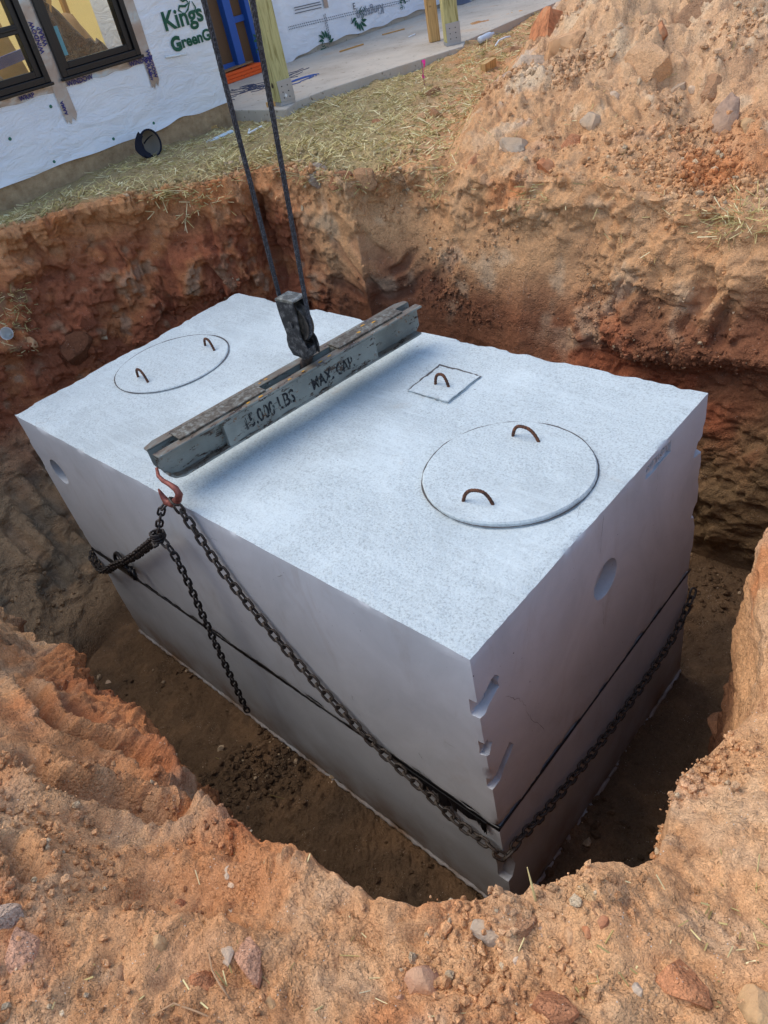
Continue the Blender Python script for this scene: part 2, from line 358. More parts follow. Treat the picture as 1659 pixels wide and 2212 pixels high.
# --- colours (soil types in layers and patches)
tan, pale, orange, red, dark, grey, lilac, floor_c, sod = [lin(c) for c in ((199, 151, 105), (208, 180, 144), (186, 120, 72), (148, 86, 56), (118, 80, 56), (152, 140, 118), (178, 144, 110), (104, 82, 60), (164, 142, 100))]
def mixc(a, b, t): t = np.clip(t, 0, 1)[:, None]; return a * (1 - t) + b * t
c1 = fbm(V, 1.6, 3, 21); c2 = fbm(V, 3.5, 3, 22); c3 = fbm(V, 7.0, 2, 23)
Cc = np.broadcast_to(tan, V.shape).copy()
Cc = mixc(Cc, orange, (1 - 0.5 * sstep(0.02, 0.2, hp)) * sstep(0.05, 0.6, c1 + 0.3 * c2)); Cc = mixc(Cc, Cc * np.array([0.76, 0.70, 0.66]), 0.8 * sstep(0.1, 0.5, c3 - 0.3 * c1)); Cc = mixc(Cc, lin((207, 174, 137)), 0.5 * sstep(0.05, 0.5, hp)); Cc = mixc(Cc, lin((186, 180, 166)), 0.6 * sstep(0.1, 0.5, c1 + 0.5 * c2) * sstep(0.03, 0.2, hp) * sstep(-0.8, -1.5, V[:, 0])); Cc = mixc(Cc, pale, (0.35 + 0.4 * sstep(0.05, 0.3, hp)) * sstep(0.25, 0.6, c2 + 0.2 * c3)); Cc = mixc(Cc, lilac, 0.5 * sstep(0.2, 0.7, -c2 - 0.3 * c3))
# walls
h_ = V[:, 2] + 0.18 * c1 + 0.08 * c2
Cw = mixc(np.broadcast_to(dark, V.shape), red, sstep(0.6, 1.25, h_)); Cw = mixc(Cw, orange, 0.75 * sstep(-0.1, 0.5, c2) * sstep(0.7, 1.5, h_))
Cw = mixc(Cw, lilac * 0.7, 0.6 * sstep(0.4, 0.7, c3 + 0.4 * c1)); Cw = mixc(Cw, grey, 0.45 * sstep(0.42, 0.62, c2 - 0.3 * c3) * sstep(1.0, 1.6, h_))
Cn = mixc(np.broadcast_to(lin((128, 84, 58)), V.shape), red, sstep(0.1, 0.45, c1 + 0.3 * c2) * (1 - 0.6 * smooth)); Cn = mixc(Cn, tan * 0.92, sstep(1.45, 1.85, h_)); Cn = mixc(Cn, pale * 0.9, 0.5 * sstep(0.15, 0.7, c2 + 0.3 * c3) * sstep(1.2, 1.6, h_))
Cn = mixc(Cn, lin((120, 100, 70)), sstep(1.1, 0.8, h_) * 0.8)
Cw = mixc(Cw, Cn, north)
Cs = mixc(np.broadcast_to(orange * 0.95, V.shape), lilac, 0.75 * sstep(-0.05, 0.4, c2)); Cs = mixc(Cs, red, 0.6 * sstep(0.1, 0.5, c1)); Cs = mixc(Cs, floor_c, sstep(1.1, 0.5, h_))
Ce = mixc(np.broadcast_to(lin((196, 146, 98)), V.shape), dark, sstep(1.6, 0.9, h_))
low_w = west * sstep(1.35, 0.9, h_) * bnd(166, 235, 6); Cw = mixc(Cw, mixc(np.broadcast_to(lin((166, 138, 104)), V.shape), lin((138, 122, 98)), sstep(0, 0.4, c2)), low_w)
Cw = mixc(Cw, Cs, np.maximum(sw, near)); Cw = mixc(Cw, Ce, east)
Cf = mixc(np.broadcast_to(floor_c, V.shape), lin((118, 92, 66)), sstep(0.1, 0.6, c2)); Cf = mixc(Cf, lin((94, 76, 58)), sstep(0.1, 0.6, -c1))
swo = sw * np.exp(-dO / 0.3); Cc = mixc(Cc, Cs, swo)
Cc = mixc(Cc, orange * 0.95, 0.6 * np.exp(-dO / 0.18) * west)
sodm = bnd(120, 235, 6) * sstep(0.02, 0.2, dO + 0.08 * n2) * (1 - sstep(0.0, 0.06, hp)); Cc = mixc(Cc, sod, sodm)
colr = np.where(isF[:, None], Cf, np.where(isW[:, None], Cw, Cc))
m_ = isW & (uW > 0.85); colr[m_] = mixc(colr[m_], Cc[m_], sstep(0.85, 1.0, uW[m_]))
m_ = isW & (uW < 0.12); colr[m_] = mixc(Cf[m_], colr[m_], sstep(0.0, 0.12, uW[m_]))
colr = mixc(colr, colr * np.array([0.74, 0.70, 0.74]), pol); colr = np.clip(colr, 0.01, 1)
idx = np.arange(NT_ * NR).reshape(NT_, NR); idx = np.concatenate([idx, idx[:1]], 0)
F = np.stack([idx[:-1, :-1], idx[1:, :-1], idx[1:, 1:], idx[:-1, 1:]], -1)
jj = np.broadcast_to(np.arange(NR - 1), F.shape[:2])
hpf = hp.reshape(NT_, NR)[:, :-1]; zonef = np.where(jj < NF, 0, np.where(jj < NF + NW, 1, np.where(hpf > 0.04, 3, 2)))
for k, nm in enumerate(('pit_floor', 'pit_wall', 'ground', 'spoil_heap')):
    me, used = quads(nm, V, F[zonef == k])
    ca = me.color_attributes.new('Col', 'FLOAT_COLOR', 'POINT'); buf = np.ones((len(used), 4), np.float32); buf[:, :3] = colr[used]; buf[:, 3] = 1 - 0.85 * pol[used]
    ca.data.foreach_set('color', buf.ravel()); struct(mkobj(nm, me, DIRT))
# a coarser copy to find where things lie
ii, jj2 = np.arange(0, NT_, 2), np.arange(0, NR, 2)
Vb = V.reshape(NT_, NR, 3)[np.ix_(ii, jj2)]; a_, b_ = Vb.shape[:2]
ix = np.arange(a_ * b_).reshape(a_, b_); ix = np.concatenate([ix, ix[:1]], 0)
Fb = np.stack([ix[:-1, :-1], ix[1:, :-1], ix[1:, 1:], ix[:-1, 1:]], -1).reshape(-1, 4)
BVH = BVHTree.FromPolygons(Vb.reshape(-1, 3).tolist(), Fb.tolist())
def hit(x, y):
    v = ray(x, y); r = BVH.ray_cast(Vector(CAM), Vector(v)); return r[0], r[1]
def drop(x, y, z=6.0): r = BVH.ray_cast(Vector((x, y, z)), Vector((0, 0, -1))); return r[0], r[1]

# ------------------------------------------------------------------ concrete septic tank
def concrete_mat(name, base, top=False):
    m = mat(name, base, 0.9, 0, 0.2); t = NT(m); co = t.coord()
    if top:
        a = t.noise(co, 110, 5, 0.8); b_ = t.noise(co, 2.2, 4, 0.6, 0.6)
        c = t.ramp(a, (0.36, tuple(int(v * 0.80) for v in base)), (0.49, base), (0.66, tuple(min(255, int(v * 1.05)) for v in base)))
        c = t.mix(t.g(b_, 0.52, 0.72), c, t.mix(0.5, c, tuple(min(255, int(v * 1.03)) for v in base))); c = t.mix(t.g(t.noise(co, 1.7, 6, 0.7, 0.8), 0.50, 0.72), c, t.mix(0.6, c, tuple(int(v * 0.86) for v in base)))
        sm = t.g(b_, 0.66, 0.48); amp = t.mix(sm, (0.45, 0.45, 0.45, 1), (1, 1, 1, 1))
        k = t.n('ShaderNodeMath', operation='MULTIPLY'); t.l(t.noise(co, 95, 6, 0.75), k.inputs[0]); t.l(amp, k.inputs[1])
        w_ = t.noise(t.coord('Object', (1.2, 9, 1)), 2.2, 5, 0.65, 1.6); c = t.mix(t.g(w_, 0.52, 0.60), c, t.mix(0.35, c, tuple(min(255, int(v * 1.06)) for v in base))); c = t.mix(t.g(t.noise(co, 26, 2), 0.77, 0.80), c, (128, 130, 128)); c = t.mix(t.g(t.noise(co, 3.3, 5, 0.7), 0.62, 0.74), c, t.mix(0.35, c, (176, 160, 138)))
        nb = t.bump(k.outputs[0], 0.006, 1.0); nb = t.bump(w_, 0.006, 0.4, nb); nb = t.bump(t.noise(co, 14, 3), 0.012, 0.5, nb)
    else:
        st_ = t.noise(co, 2.2, 6, 0.65, 0.8); c = t.ramp(st_, (0.3, tuple(int(v * 0.90) for v in base)), (0.7, base))
        c = t.mix(t.g(t.noise(t.coord('Object', (5, 5, 1.6)), 2.0, 5), 0.5, 0.8), c, tuple(int(v * 0.95) for v in base))
        c = t.mix(t.g(t.noise(co, 70, 2), 0.73, 0.76), c, (84, 82, 80)); c = t.mix(t.g(t.noise(t.coord('Object', (1, 1, 0.35)), 5.0, 6, 0.7, 1.0), 0.56, 0.70), c, t.mix(0.22, c, (150, 138, 126)))                      # air holes
        sx = t.n('ShaderNodeSeparateXYZ'); t.l(co, sx.inputs[0])
        mr = t.n('ShaderNodeMapRange'); mr.inputs[1].default_value = 0.42; mr.inputs[2].default_value = 0.0; t.l(sx.outputs[2], mr.inputs[0])
        k = t.n('ShaderNodeMath', operation='MULTIPLY'); t.l(mr.outputs[0], k.inputs[0]); t.l(t.g(t.noise(co, 3.5, 5), 0.25, 0.65), k.inputs[1])
        c = t.mix(k.outputs[0], c, (126, 100, 74))                                           # mud splashed on the foot
        nb = t.bump(t.noise(co, 160, 4, 0.6), 0.0015, 0.6); nb = t.bump(t.noise(co, 9, 4), 0.006, 0.35, nb)
    t.color(c); t.normal(nb); return m
CTOP = concrete_mat('concrete_trowelled', (196, 205, 204), True); CSIDE = concrete_mat('concrete_cast', (192, 196, 198)); CLID = CTOP
MASTIC = mat('black_mastic', (14, 14, 16), 0.35)
def box_grid(x0, x1, y0, y1, z0, z1, st=0.019, chip=0.009, seed=0, top_mat=False):
    bm = bmesh.new(); bmesh.ops.create_cube(bm, size=1)
    for v in bm.verts: v.co = Vector((x0 if v.co.x < 0 else x1, y0 if v.co.y < 0 else y1, z0 if v.co.z < 0 else z1))
    for ax in range(3):
        lo, hi = ((x0, x1), (y0, y1), (z0, z1))[ax]; n = int((hi - lo) / st)
        es = [e for e in bm.edges if abs((e.verts[0].co - e.verts[1].co)[ax]) > 1e-6 and (e.verts[0].co - e.verts[1].co).length - abs((e.verts[0].co - e.verts[1].co)[ax]) < 1e-6]
        bmesh.ops.subdivide_edges(bm, edges=es, cuts=n, use_grid_fill=True)
    co = np.array([v.co[:] for v in bm.verts], np.float32); lo = np.array([x0, y0, z0]); hi = np.array([x1, y1, z1])
    d = np.minimum(co - lo, hi - co); s_ = np.sort(d, 1)[:, 1]                                # distance to the nearest edge
    cen = (lo + hi) / 2; nz = fbm(co, 9, 4, 40 + seed); nb = fbm(co, 2.2, 2, 50 + seed)
    amt = np.exp(-(s_ / 0.012)) * (0.001 + chip * np.clip(nz + 0.1, 0, 1.2) + 0.012 * np.clip(nz * 0.6 + nb - 0.55, 0, 1))
    pull = np.where(d < 0.03, np.sign(cen - co), 0) * amt[:, None]
    co += pull; co[:, 2] += np.where(co[:, 2] > z1 - 0.03, 0.004 * fbm(co, 3.0, 3, 60 + seed), 0)
    side = np.abs(co[:, 1] - y0) < 0.004; co[:, 1] += np.where(side, 0.002 * nb, 0)
    for v, c in zip(bm.verts, co): v.co = Vector(c.tolist())
    for f in bm.faces:
        f.smooth = True
        if top_mat and f.calc_center_median().z > z1 - 0.006 and f.normal.z > 0.5: f.material_index = 1
    me = bpy.data.meshes.new('m'); bm.to_mesh(me); bm.free(); return me
def carve(o, cutters):
    for me in cutters:
        if len(me.vertices) < 30:
            bm = bmesh.new(); bm.from_mesh(me); bmesh.ops.subdivide_edges(bm, edges=bm.edges[:], cuts=5, use_grid_fill=True); bmesh.ops.triangulate(bm, faces=bm.faces[:]); q_ = np.array([v.co[:] for v in bm.verts]); dd = np.stack([fbm(q_, 24, 3, 61), fbm(q_, 24, 3, 62), fbm(q_, 24, 3, 63)], -1) * 0.009
            for v, d_ in zip(bm.verts, dd): v.co += Vector(d_.tolist())
            bm.to_mesh(me); bm.free()
        c = bpy.data.objects.new('cut', me); COL.objects.link(c)
        b = o.modifiers.new('b', 'BOOLEAN'); b.operation = 'DIFFERENCE'; b.object = c; b.solver = 'EXACT'
        dg = bpy.context.evaluated_depsgraph_get(); new = bpy.data.meshes.new_from_object(o.evaluated_get(dg))
        o.modifiers.clear(); old = o.data; o.data = new; bpy.data.meshes.remove(old); bpy.data.objects.remove(c); 
tank = empty('septic_tank', (-TW / 2, TD / 2, 0), 'big pale grey precast concrete tank sitting in the red clay pit', 'tank')
JZ = 0.806
me = box_grid(-TW, 0, 0, TD, JZ + 0.008, TH, top_mat=True); me.materials.append(CSIDE); me.materials.append(CTOP)
up = mkobj('upper_section', me, None, tank); up['label'] = 'upper half of the tank with rough trowelled top'
cut = []
kc = MB(); kc.cyl((0.2, 0.815, 1.472), (-0.055, 0.815, 1.472), 0.088, 40); cut.append(kc.mesh('c'))
kc = MB(); kc.cyl((-2.962, -0.2, 1.508), (-2.962, 0.05, 1.508), 0.082, 40); cut.append(kc.mesh('c'))
kc = MB(); kc.prism([(-0.02, 0.0), (0.105, 0.055), (0.118, 0.02), (0.115, -0.02), (0.05, -0.06), (-0.02, -0.085)], (-0.035, 0, 1.60), (0, 1, 0), (0, 0, 1), (1, 0, 0), 0.1); cut.append(kc.mesh('c'))
kc = MB(); kc.prism([(-0.02, -0.03), (0.02, -0.035), (0.035, 0.02), (0.02, 0.06), (-0.02, 0.05)], (-0.03, 0, 1.33), (0, 1, 0), (0, 0, 1), (1, 0, 0), 0.1); cut.append(kc.mesh('c'))
kc = MB(); kc.prism([(-0.02, -0.03), (0.05, -0.02), (0.15, 0.08), (0.13, 0.12), (0.03, 0.04), (-0.02, 0.02)], (-0.022, 0, 1.12), (0, 1, 0), (0, 0, 1), (1, 0, 0), 0.1); cut.append(kc.mesh('c'))
kc = MB(); kc.prism([(0, 0), (0.21, 0.005), (0.21, 0.058), (0, 0.06)], (-0.012, 1.12, 1.745), (0, 1, 0), (0, 0, 1), (1, 0, 0), 0.1); cut.append(kc.mesh('c'))
kc = MB(); kc.prism([(-0.10, -0.02), (0.02, -0.05), (0.02, 0.05), (-0.06, 0.04)], (-0.03, TD, 1.58), (0, 1, 0), (0, 0, 1), (1, 0, 0), 0.1); cut.append(kc.mesh('c'))
kc = MB(); kc.prism([(-0.06, -0.02), (0.02, -0.05), (0.02, 0.05), (-0.02, 0.04)], (-0.03, TD, 1.20), (0, 1, 0), (0, 0, 1), (1, 0, 0), 0.1); cut.append(kc.mesh('c'))
carve(up, cut); up.data.set_sharp_from_angle(angle=math.radians(50))
me = box_grid(-TW, 0, 0, TD, 0.004, JZ - 0.006, seed=3); me.materials.append(CSIDE)
lo_ = mkobj('lower_section', me, None, tank); lo_['label'] = 'lower half of the tank, muddy along its foot'
kc = MB(); kc.prism([(-0.02, -0.12), (0.03, -0.12), (0.06, -0.05), (0.045, 0.06), (-0.02, 0.10)], (-0.05, 0, 0.48), (0, 1, 0), (0, 0, 1), (1, 0, 0), 0.1); carve(lo_, [kc.mesh('c')]); lo_.data.set_sharp_from_angle(angle=math.radians(50))
# cast foot lip
lip = MB(); n_ = 160; pr = [(-TW + TW * i / n_, 0) for i in range(n_ + 1)] + [(0, TD * i / 80) for i in range(1, 81)]
pts = [Vector((x, y, 0.012)) for x, y in pr]; pts = [p + Vector((0.004, -0.004, 0)) + Vector((0.003 * math.sin(i * 1.7), 0.003 * math.sin(i * 2.3), 0.004 * math.sin(i * 0.9))) for i, p in enumerate(pts)]
lip.tube(pts, [0.010 + 0.004 * math.sin(i * 1.1) * math.sin(i * 0.37) for i in range(len(pts))], 6); lip.build('foot_lip', CSIDE, tank, smooth=True)
# black mastic squeezed out of the joint
def ribbon(path, thick, nrmv, name):
    b = MB(); n = len(path); vs = []
    for i, p in enumerate(path):
        h, b_ = thick[i]
        nn = nrmv[i]
        for k in range(8):
            a = 2 * math.pi * k / 8; vs.append(Vector(p) + Vector((0, 0, 1)) * (h * math.sin(a)) + nn * (b_ * math.cos(a)))
    b.add(vs, [(i * 8 + k, i * 8 + (k + 1) % 8, (i + 1) * 8 + (k + 1) % 8, (i + 1) * 8 + k) for i in range(n - 1) for k in range(8)])
    return b.build(name, MASTIC, tank, smooth=True)
N = 420; path, th_, nv_ = [], [], []
for i in range(N):
    x = -TW + TW * i / (N - 1); q_ = np.array([[x, 0.3, 0.7]]); a = float(fbm(q_, 3.0, 3, 70)[0]); b = float(fbm(q_, 16.0, 2, 71)[0])
    h = 0.013 + 0.008 * a + 0.004 * b + (0.010 if x < -2.65 and x > -2.95 else 0) + 0.008 * math.exp(-((x + 0.45) / 0.3) ** 2)
    path.append((x, 0.002, JZ + 0.002 * b + 0.004 * a)); th_.append((max(0.004, h), 0.007 + 0.004 * abs(b))); nv_.append(Vector((0, -1, 0)))
ribbon(path, th_, nv_, 'joint_sealant')
path, th_, nv_ = [], [], []
for i in range(200):
    y = TD * i / 199; q_ = np.array([[0.3, y, 0.7]]); a = float(fbm(q_, 2.5, 3, 72)[0]); b = float(fbm(q_, 18.0, 2, 73)[0])
    h = 0.005 + 0.004 * a + 0.002 * b + 0.006 * math.exp(-((y - 0.25) / 0.25) ** 2); path.append((-0.001, y, JZ)); th_.append((max(0.0025, h), 0.004 + 0.002 * abs(b))); nv_.append(Vector((1, 0, 0)))
ribbon(path, th_, nv_, 'joint_sealant')
flap = MB()                                                   # torn rag of sealant near the corner
for x0, x1, d0, d1 in ((-0.52, -0.36, .02, .055), (-0.36, -0.30, .03, .02), (-0.30, -0.20, .075, .05), (-0.20, -0.08, .022, .03), (-0.08, -0.055, .03, .075)):
    n = 7; top_, bot_ = [], []
    for i in range(n):
        u = i / (n - 1); x = x0 + (x1 - x0) * u; d = d0 + (d1 - d0) * u + random.uniform(-.008, .008)
        top_.append((x, -0.012, JZ + 0.004)); bot_.append((x + random.uniform(-.004, .004), -0.013 - random.uniform(0, .012), JZ - max(0.008, d)))
    vs = top_ + bot_ + [(a, b + 0.004, c) for a, b, c in top_ + bot_]
    fs = [(i, i + 1, n + i + 1, n + i) for i in range(n - 1)] + [(2 * n + i, 3 * n + i, 3 * n + i + 1, 2 * n + i + 1) for i in range(n - 1)] + [(n + i, n + i + 1, 3 * n + i + 1, 3 * n + i) for i in range(n - 1)] + [(i, 2 * n + i, 2 * n + i + 1, i + 1) for i in range(n - 1)]
    flap.add(vs, fs)
flap.build('torn_sealant', MASTIC, tank)
bow = MB(); c0 = on_y(265, 1210, -0.03)
bow.tube([c0 + Vector((0.085 * math.cos(a) - 0.02, -0.01 * math.sin(2 * a), 0.045 * math.sin(a) - 0.02)) for a in np.linspace(0.3, 5.9, 18)], 0.011, 6)
for k in range(5): bow.tube([c0 + Vector((0.05 + 0.02 * k, -0.01, 0.015 * (k % 2))), c0 + Vector((0.07 + 0.02 * k, -0.03, 0.03 - 0.02 * k)), c0 + Vector((0.10 + 0.01 * k, -0.015, -0.02 * k))], [0.012, 0.014, 0.006], 6)
bow.build('sealant_knot', MASTIC, tank, smooth=True)
# hairline cracks and marks, flush dark slivers
MARK = mat('dark_mark', (84, 80, 78), 0.9)
def sliver(name, pts, plane, wdt, parent=tank):
    b = MB(); n = len(pts); vs = []
    for i, p in enumerate(pts):
        p = Vector(p); t_ = (Vector(pts[min(i + 1, n - 1)]) - Vector(pts[max(i - 1, 0)])).normalized(); s_ = t_.cross(plane).normalized() * wdt * (0.35 + random.random()) * (0.4 if i in (0, n - 1) else 1)
        s_ *= 0.33; vs += [p + s_ + plane * 0.003, p - s_ + plane * 0.003]
    b.add(vs, [(2 * i, 2 * i + 1, 2 * i + 3, 2 * i + 2) for i in range(n - 1)]); return b.build(name, MARK, parent)
PX = Vector((1, 0, 0)); PY = Vector((0, -1, 0))
def wob(a, b, n, amp, pl):
    a, b = Vector(a), Vector(b); s_ = (b - a).normalized().cross(pl); return [a.lerp(b, i / n) + s_ * random.uniform(-amp, amp) for i in range(n + 1)]
for pa, pb, wd in (((1301, 1112), (1296, 1197), .0022), ((1300, 1302), (1301, 1350), .002), ((1090, 1505), (1127, 1512), .0022), ((1127, 1512), (1143, 1545), .0018), ((1143, 1545), (1175, 1578), .002), ((1252, 1085), (1246, 1120), .002), ((1420, 1000), (1418, 1060), .0012)):
    sliver('crack', wob(on_x(*pa, 0.0), on_x(*pb, 0.0), 9, 0.006, PX), PX, wd)
for pa, pb, wd in (((905, 1625), (915, 1640), .005), ((760, 1500), (764, 1512), .003), ((452, 1160), (470, 1166), .0015), ((600, 1245), (612, 1240), .002), ((238, 1110), (242, 1113), .003), ((960, 1600), (985, 1615), .002), ((300, 1105), (303, 1108), .003)):
    sliver('scuff', wob(on_y(*pa, 0.0), on_y(*pb, 0.0), 5, 0.003, PY), PY, wd)
# worn cast-in maker's plate
def text_mesh(body, size, offset=0.0, align='LEFT', extrude=0.0004, shear=0.0, spacing=1.0, res=3):
    cu = bpy.data.curves.new('t', 'FONT'); cu.body = body; cu.size = size; cu.offset = offset; cu.align_x = align; cu.extrude = extrude; cu.shear = shear; cu.space_character = spacing; cu.resolution_u = res
    o = bpy.data.objects.new('t', cu); COL.objects.link(o); dg = bpy.context.evaluated_depsgraph_get(); dg.update()
    me = bpy.data.meshes.new_from_object(o.evaluated_get(dg)); bpy.data.objects.remove(o); bpy.data.curves.remove(cu); return me
def text_on(name, me, o, ex, ey, mt, parent, fn=None):
    ex, ey, o = Vector(ex), Vector(ey), Vector(o); en = ex.cross(ey)
    for v in me.vertices:
        q = o + ex * v.co.x + ey * v.co.y + en * v.co.z
        if fn: q = fn(q)
        v.co = q
    me.materials.clear(); ob = mkobj(name, me, mt, parent); return ob
for _b, _y in (('OUAT', 1.128), ('1,001', 1.238)): text_on('cast_lettering', text_mesh(_b, 0.040, 0.0005, extrude=0.004), (-0.012, _y, 1.760), (0, 1, 0), (0, 0, 1), CSIDE, tank)['kind'] = 'stuff'

# lids and their bent rebar handles
RUST = mat('rusty_rebar', (74, 50, 38), 0.85); _t = NT(RUST); _t.color(_t.ramp(_t.noise(_t.coord(), 90, 4), (0.35, (44, 32, 28)), (0.65, (112, 70, 46))))
STAIN = mat('lime_stain', (226, 226, 214), 0.9)
def handle(f1, f2, ap, z, parent):
    a, b = on_z(*f1, z), on_z(*f2, z); d = (b - a); n = d.cross(Vector((0, 0, 1))).normalized()
    v = Vector(ray(*ap)); c = Vector(CAM); t_ = (a - c).dot(n) / v.dot(n); q = c + v * t_
    q.z = max(q.z, z + 0.03); u = min(0.8, max(0.2, (q - a).dot(d) / d.dot(d))); H = q.z - z
    ctrl = [(0, -0.02), (0.0 + u * 0.05, 0), (u * 0.24, H * 0.58), (u * 0.56, H * 0.92), (u, H * 1.02), (u + (1 - u) * 0.42, H * 0.94), (u + (1 - u) * 0.74, H * 0.60), (1, 0), (1.02, -0.02)]
    path = []
    P3 = [a + d * s_ + Vector((0, 0, h_)) for s_, h_ in ctrl]
    for i in range(len(P3) - 1):
        p0, p1, p2, p3 = P3[max(i - 1, 0)], P3[i], P3[i + 1], P3[min(i + 2, len(P3) - 1)]
        for k in range(5):
            t = k / 5; path.append(0.5 * ((2 * p1) + (p2 - p0) * t + (2 * p0 - 5 * p1 + 4 * p2 - p3) * t * t + (-p0 + 3 * p1 - 3 * p2 + p3) * t ** 3))
    rad = [0.0066 + (0.0012 if i % 2 else 0) for i in range(len(path))]
    MB().tube(path, rad, 8).build('rebar_handle', RUST, parent, smooth=True)
def disc(c, r, z0, z1, seed, name, parent, seg=120, tilt=(0, 0)):
    b = MB(); prof = [(0.0, 1), (0.5, 1), (0.8, 1), (0.93, 1), (0.985, 1), (1.0, 0.75), (1.0, 0.0)]; vs = []
    for k in range(seg):
        a = 2 * math.pi * k / seg; e = 1 + 0.006 * math.sin(3 * a + seed) + 0.004 * math.sin(7 * a) + random.uniform(-.003, .003)
        for s_, h in prof:
            x, y = c[0] + math.cos(a) * r * s_ * e, c[1] + math.sin(a) * r * s_ * e
            vs.append((x, y, z0 + (z1 - z0) * h + tilt[0] * (x - c[0]) + tilt[1] * (y - c[1]) + (random.uniform(-.001, .001) if h == 0.75 else 0)))
    n = len(prof); b.add(vs, [(k * n + i, ((k + 1) % seg) * n + i, ((k + 1) % seg) * n + i + 1, k * n + i + 1) for k in range(seg) for i in range(n - 1)])
    return b.build(name, CLID, parent, smooth=False)
def gap_ring(c, r, z, name, a0=0, a1=2 * math.pi):
    b = MB(); n = 140; vs = []
    for i in range(n + 1):
        a = a0 + (a1 - a0) * i / n; w_ = 0.0035 + 0.0025 * math.sin(5 * a) * math.sin(2 * a) + random.uniform(-.001, .001) + 0.007 * max(0, math.cos(a - 2.2)) * (0.5 + 0.5 * math.sin(9 * a) * math.sin(4 * a + 1))
        vs += [(c[0] + math.cos(a) * (r - 0.004), c[1] + math.sin(a) * (r - 0.004), z), (c[0] + math.cos(a) * (r + max(.001, w_)), c[1] + math.sin(a) * (r + max(.001, w_)), z)]
    b.add(vs, [(2 * i, 2 * i + 1, 2 * i + 3, 2 * i + 2) for i in range(n)]); return b.build(name, MARK, tank)
LZ = TH + 0.012
l1 = empty('round_lid', (-0.43, 0.835, TH), 'round concrete access lid nearest the camera, with two rusty handles', 'lid', 'round lids on the tank')
disc((-0.43, 0.835), 0.338, TH - 0.01, TH + 0.018, 1, 'lid_slab', l1, tilt=(0.010, -0.014)); gap_ring((-0.43, 0.835), 0.340, TH + 0.0055, 'lid_gap')
handle((1107, 942), (1164, 955), (1127, 922), LZ, l1); handle((999, 1084), (1066, 1092), (1029, 1060), LZ + .004, l1)
l2 = empty('round_lid', (-2.75, 0.81, TH), 'round concrete access lid at the far end, beyond the steel beam', 'lid', 'round lids on the tank')
disc((-2.75, 0.81), 0.338, TH - 0.01, TH + 0.010, 2, 'lid_slab', l2, tilt=(0.004, -0.004)); gap_ring((-2.75, 0.81), 0.340, TH + 0.0055, 'lid_gap')
handle((298, 814), (320, 826), (300, 799), TH + .01, l2); handle((443, 746), (463, 757), (447, 733), TH + .01, l2)
sq = [on_z(1035, 811, TH + .012), on_z(967, 867, TH + .012), on_z(882, 842, TH + .012), on_z(950, 786, TH + .012)]
cen = sum(sq, Vector()) / 4
l3 = empty('square_lid', (cen.x, cen.y, TH), 'small square concrete lid with one rusty handle', 'lid')
b = MB(); ring = []
for i in range(4):
    a, c = sq[i], sq[(i + 1) % 4]
    for k in range(14): ring.append(a.lerp(c, k / 14) + Vector((random.uniform(-.003, .003), random.uniform(-.003, .003), 0)))
n = len(ring); vs = [Vector((p.x, p.y, TH - .01)) for p in ring] + [Vector((p.x, p.y, TH + .009 + 0.02 * ((p.x - cen.x) - (p.y - cen.y)) + random.uniform(-.0015, .0015))) for p in ring] + [cen]
b.add(vs, [(i, (i + 1) % n, n + (i + 1) % n, n + i) for i in range(n)] + [(n + i, n + (i + 1) % n, 2 * n) for i in range(n)]); b.build('lid_slab', CLID, l3)
g = MB(); vs = []
for p in ring + ring[:1]:
    d = (Vector((p.x, p.y, 0)) - Vector((cen.x, cen.y, 0))).normalized(); vs += [(p.x - d.x * .003, p.y - d.y * .003, TH + .0055), (p.x + d.x * (random.uniform(.001, .005) + (0.009 if d.y - d.x > 0 else 0)), p.y + d.y * (random.uniform(.001, .005) + (0.009 if d.y - d.x > 0 else 0)), TH + .0055)]
g.add(vs, [(2 * i, 2 * i + 1, 2 * i + 3, 2 * i + 2) for i in range(n)]); g.build('lid_gap', MARK, tank)
handle((940, 829), (969, 835), (951.5, 809), TH + .012, l3)

# ------------------------------------------------------------------ spreader beam
def paint_mat():
    m = mat('worn_grey_paint', (116, 119, 112), 0.6, 0.0, 0.4); t = NT(m); co = t.coord()
    a = t.noise(t.coord('Object', (1, 0.35, 1)), 30, 8, 0.75); b_ = t.noise(co, 7, 4)
    c = t.ramp(t.noise(co, 4, 3), (0.35, (98, 102, 97)), (0.65, (134, 139, 132)))
    gm = t.n('ShaderNodeNewGeometry'); sz_ = t.n('ShaderNodeSeparateXYZ'); t.l(gm.outputs['Normal'], sz_.inputs[0]); tm = t.n('ShaderNodeMath', operation='MULTIPLY'); t.l(t.g(sz_.outputs[2], 0.6, 0.9), tm.inputs[0]); t.l(t.g(a, 0.36, 0.52), tm.inputs[1]); c = t.mix(tm.outputs[0], c, (104, 90, 74)); c = t.mix(t.g(a, 0.545, 0.60), c, (58, 46, 38)); c = t.mix(t.g(t.noise(co, 22, 6, 0.7), 0.62, 0.66), c, (108, 80, 56))
    c = t.mix(t.g(t.noise(co, 60, 3), 0.68, 0.72), c, (160, 166, 164)); t.color(c)
    t.rough(t.g(a, 0.7, 0.3)); t.normal(t.bump(a, 0.002, 0.5)); return m
PAINT = paint_mat()
def wornsteel(name, c0, c1, c2, sc=26):
    m = mat(name, c1, 0.6, 0.3, 0.5); t = NT(m); co = t.coord(); a = t.noise(co, sc, 8, 0.72)
    t.color(t.ramp(a, (0.32, c0), (0.5, c1), (0.64, c2))); t.normal(t.bump(a, 0.002, 0.5)); return m
PLATE = wornsteel('worn_top_steel', (56, 48, 40), (92, 84, 72), (134, 136, 128), 38)
beam = empty('spreader_beam', (0, 0, 0), 'long worn grey steel spreader beam hanging across the tank top', 'lifting beam')
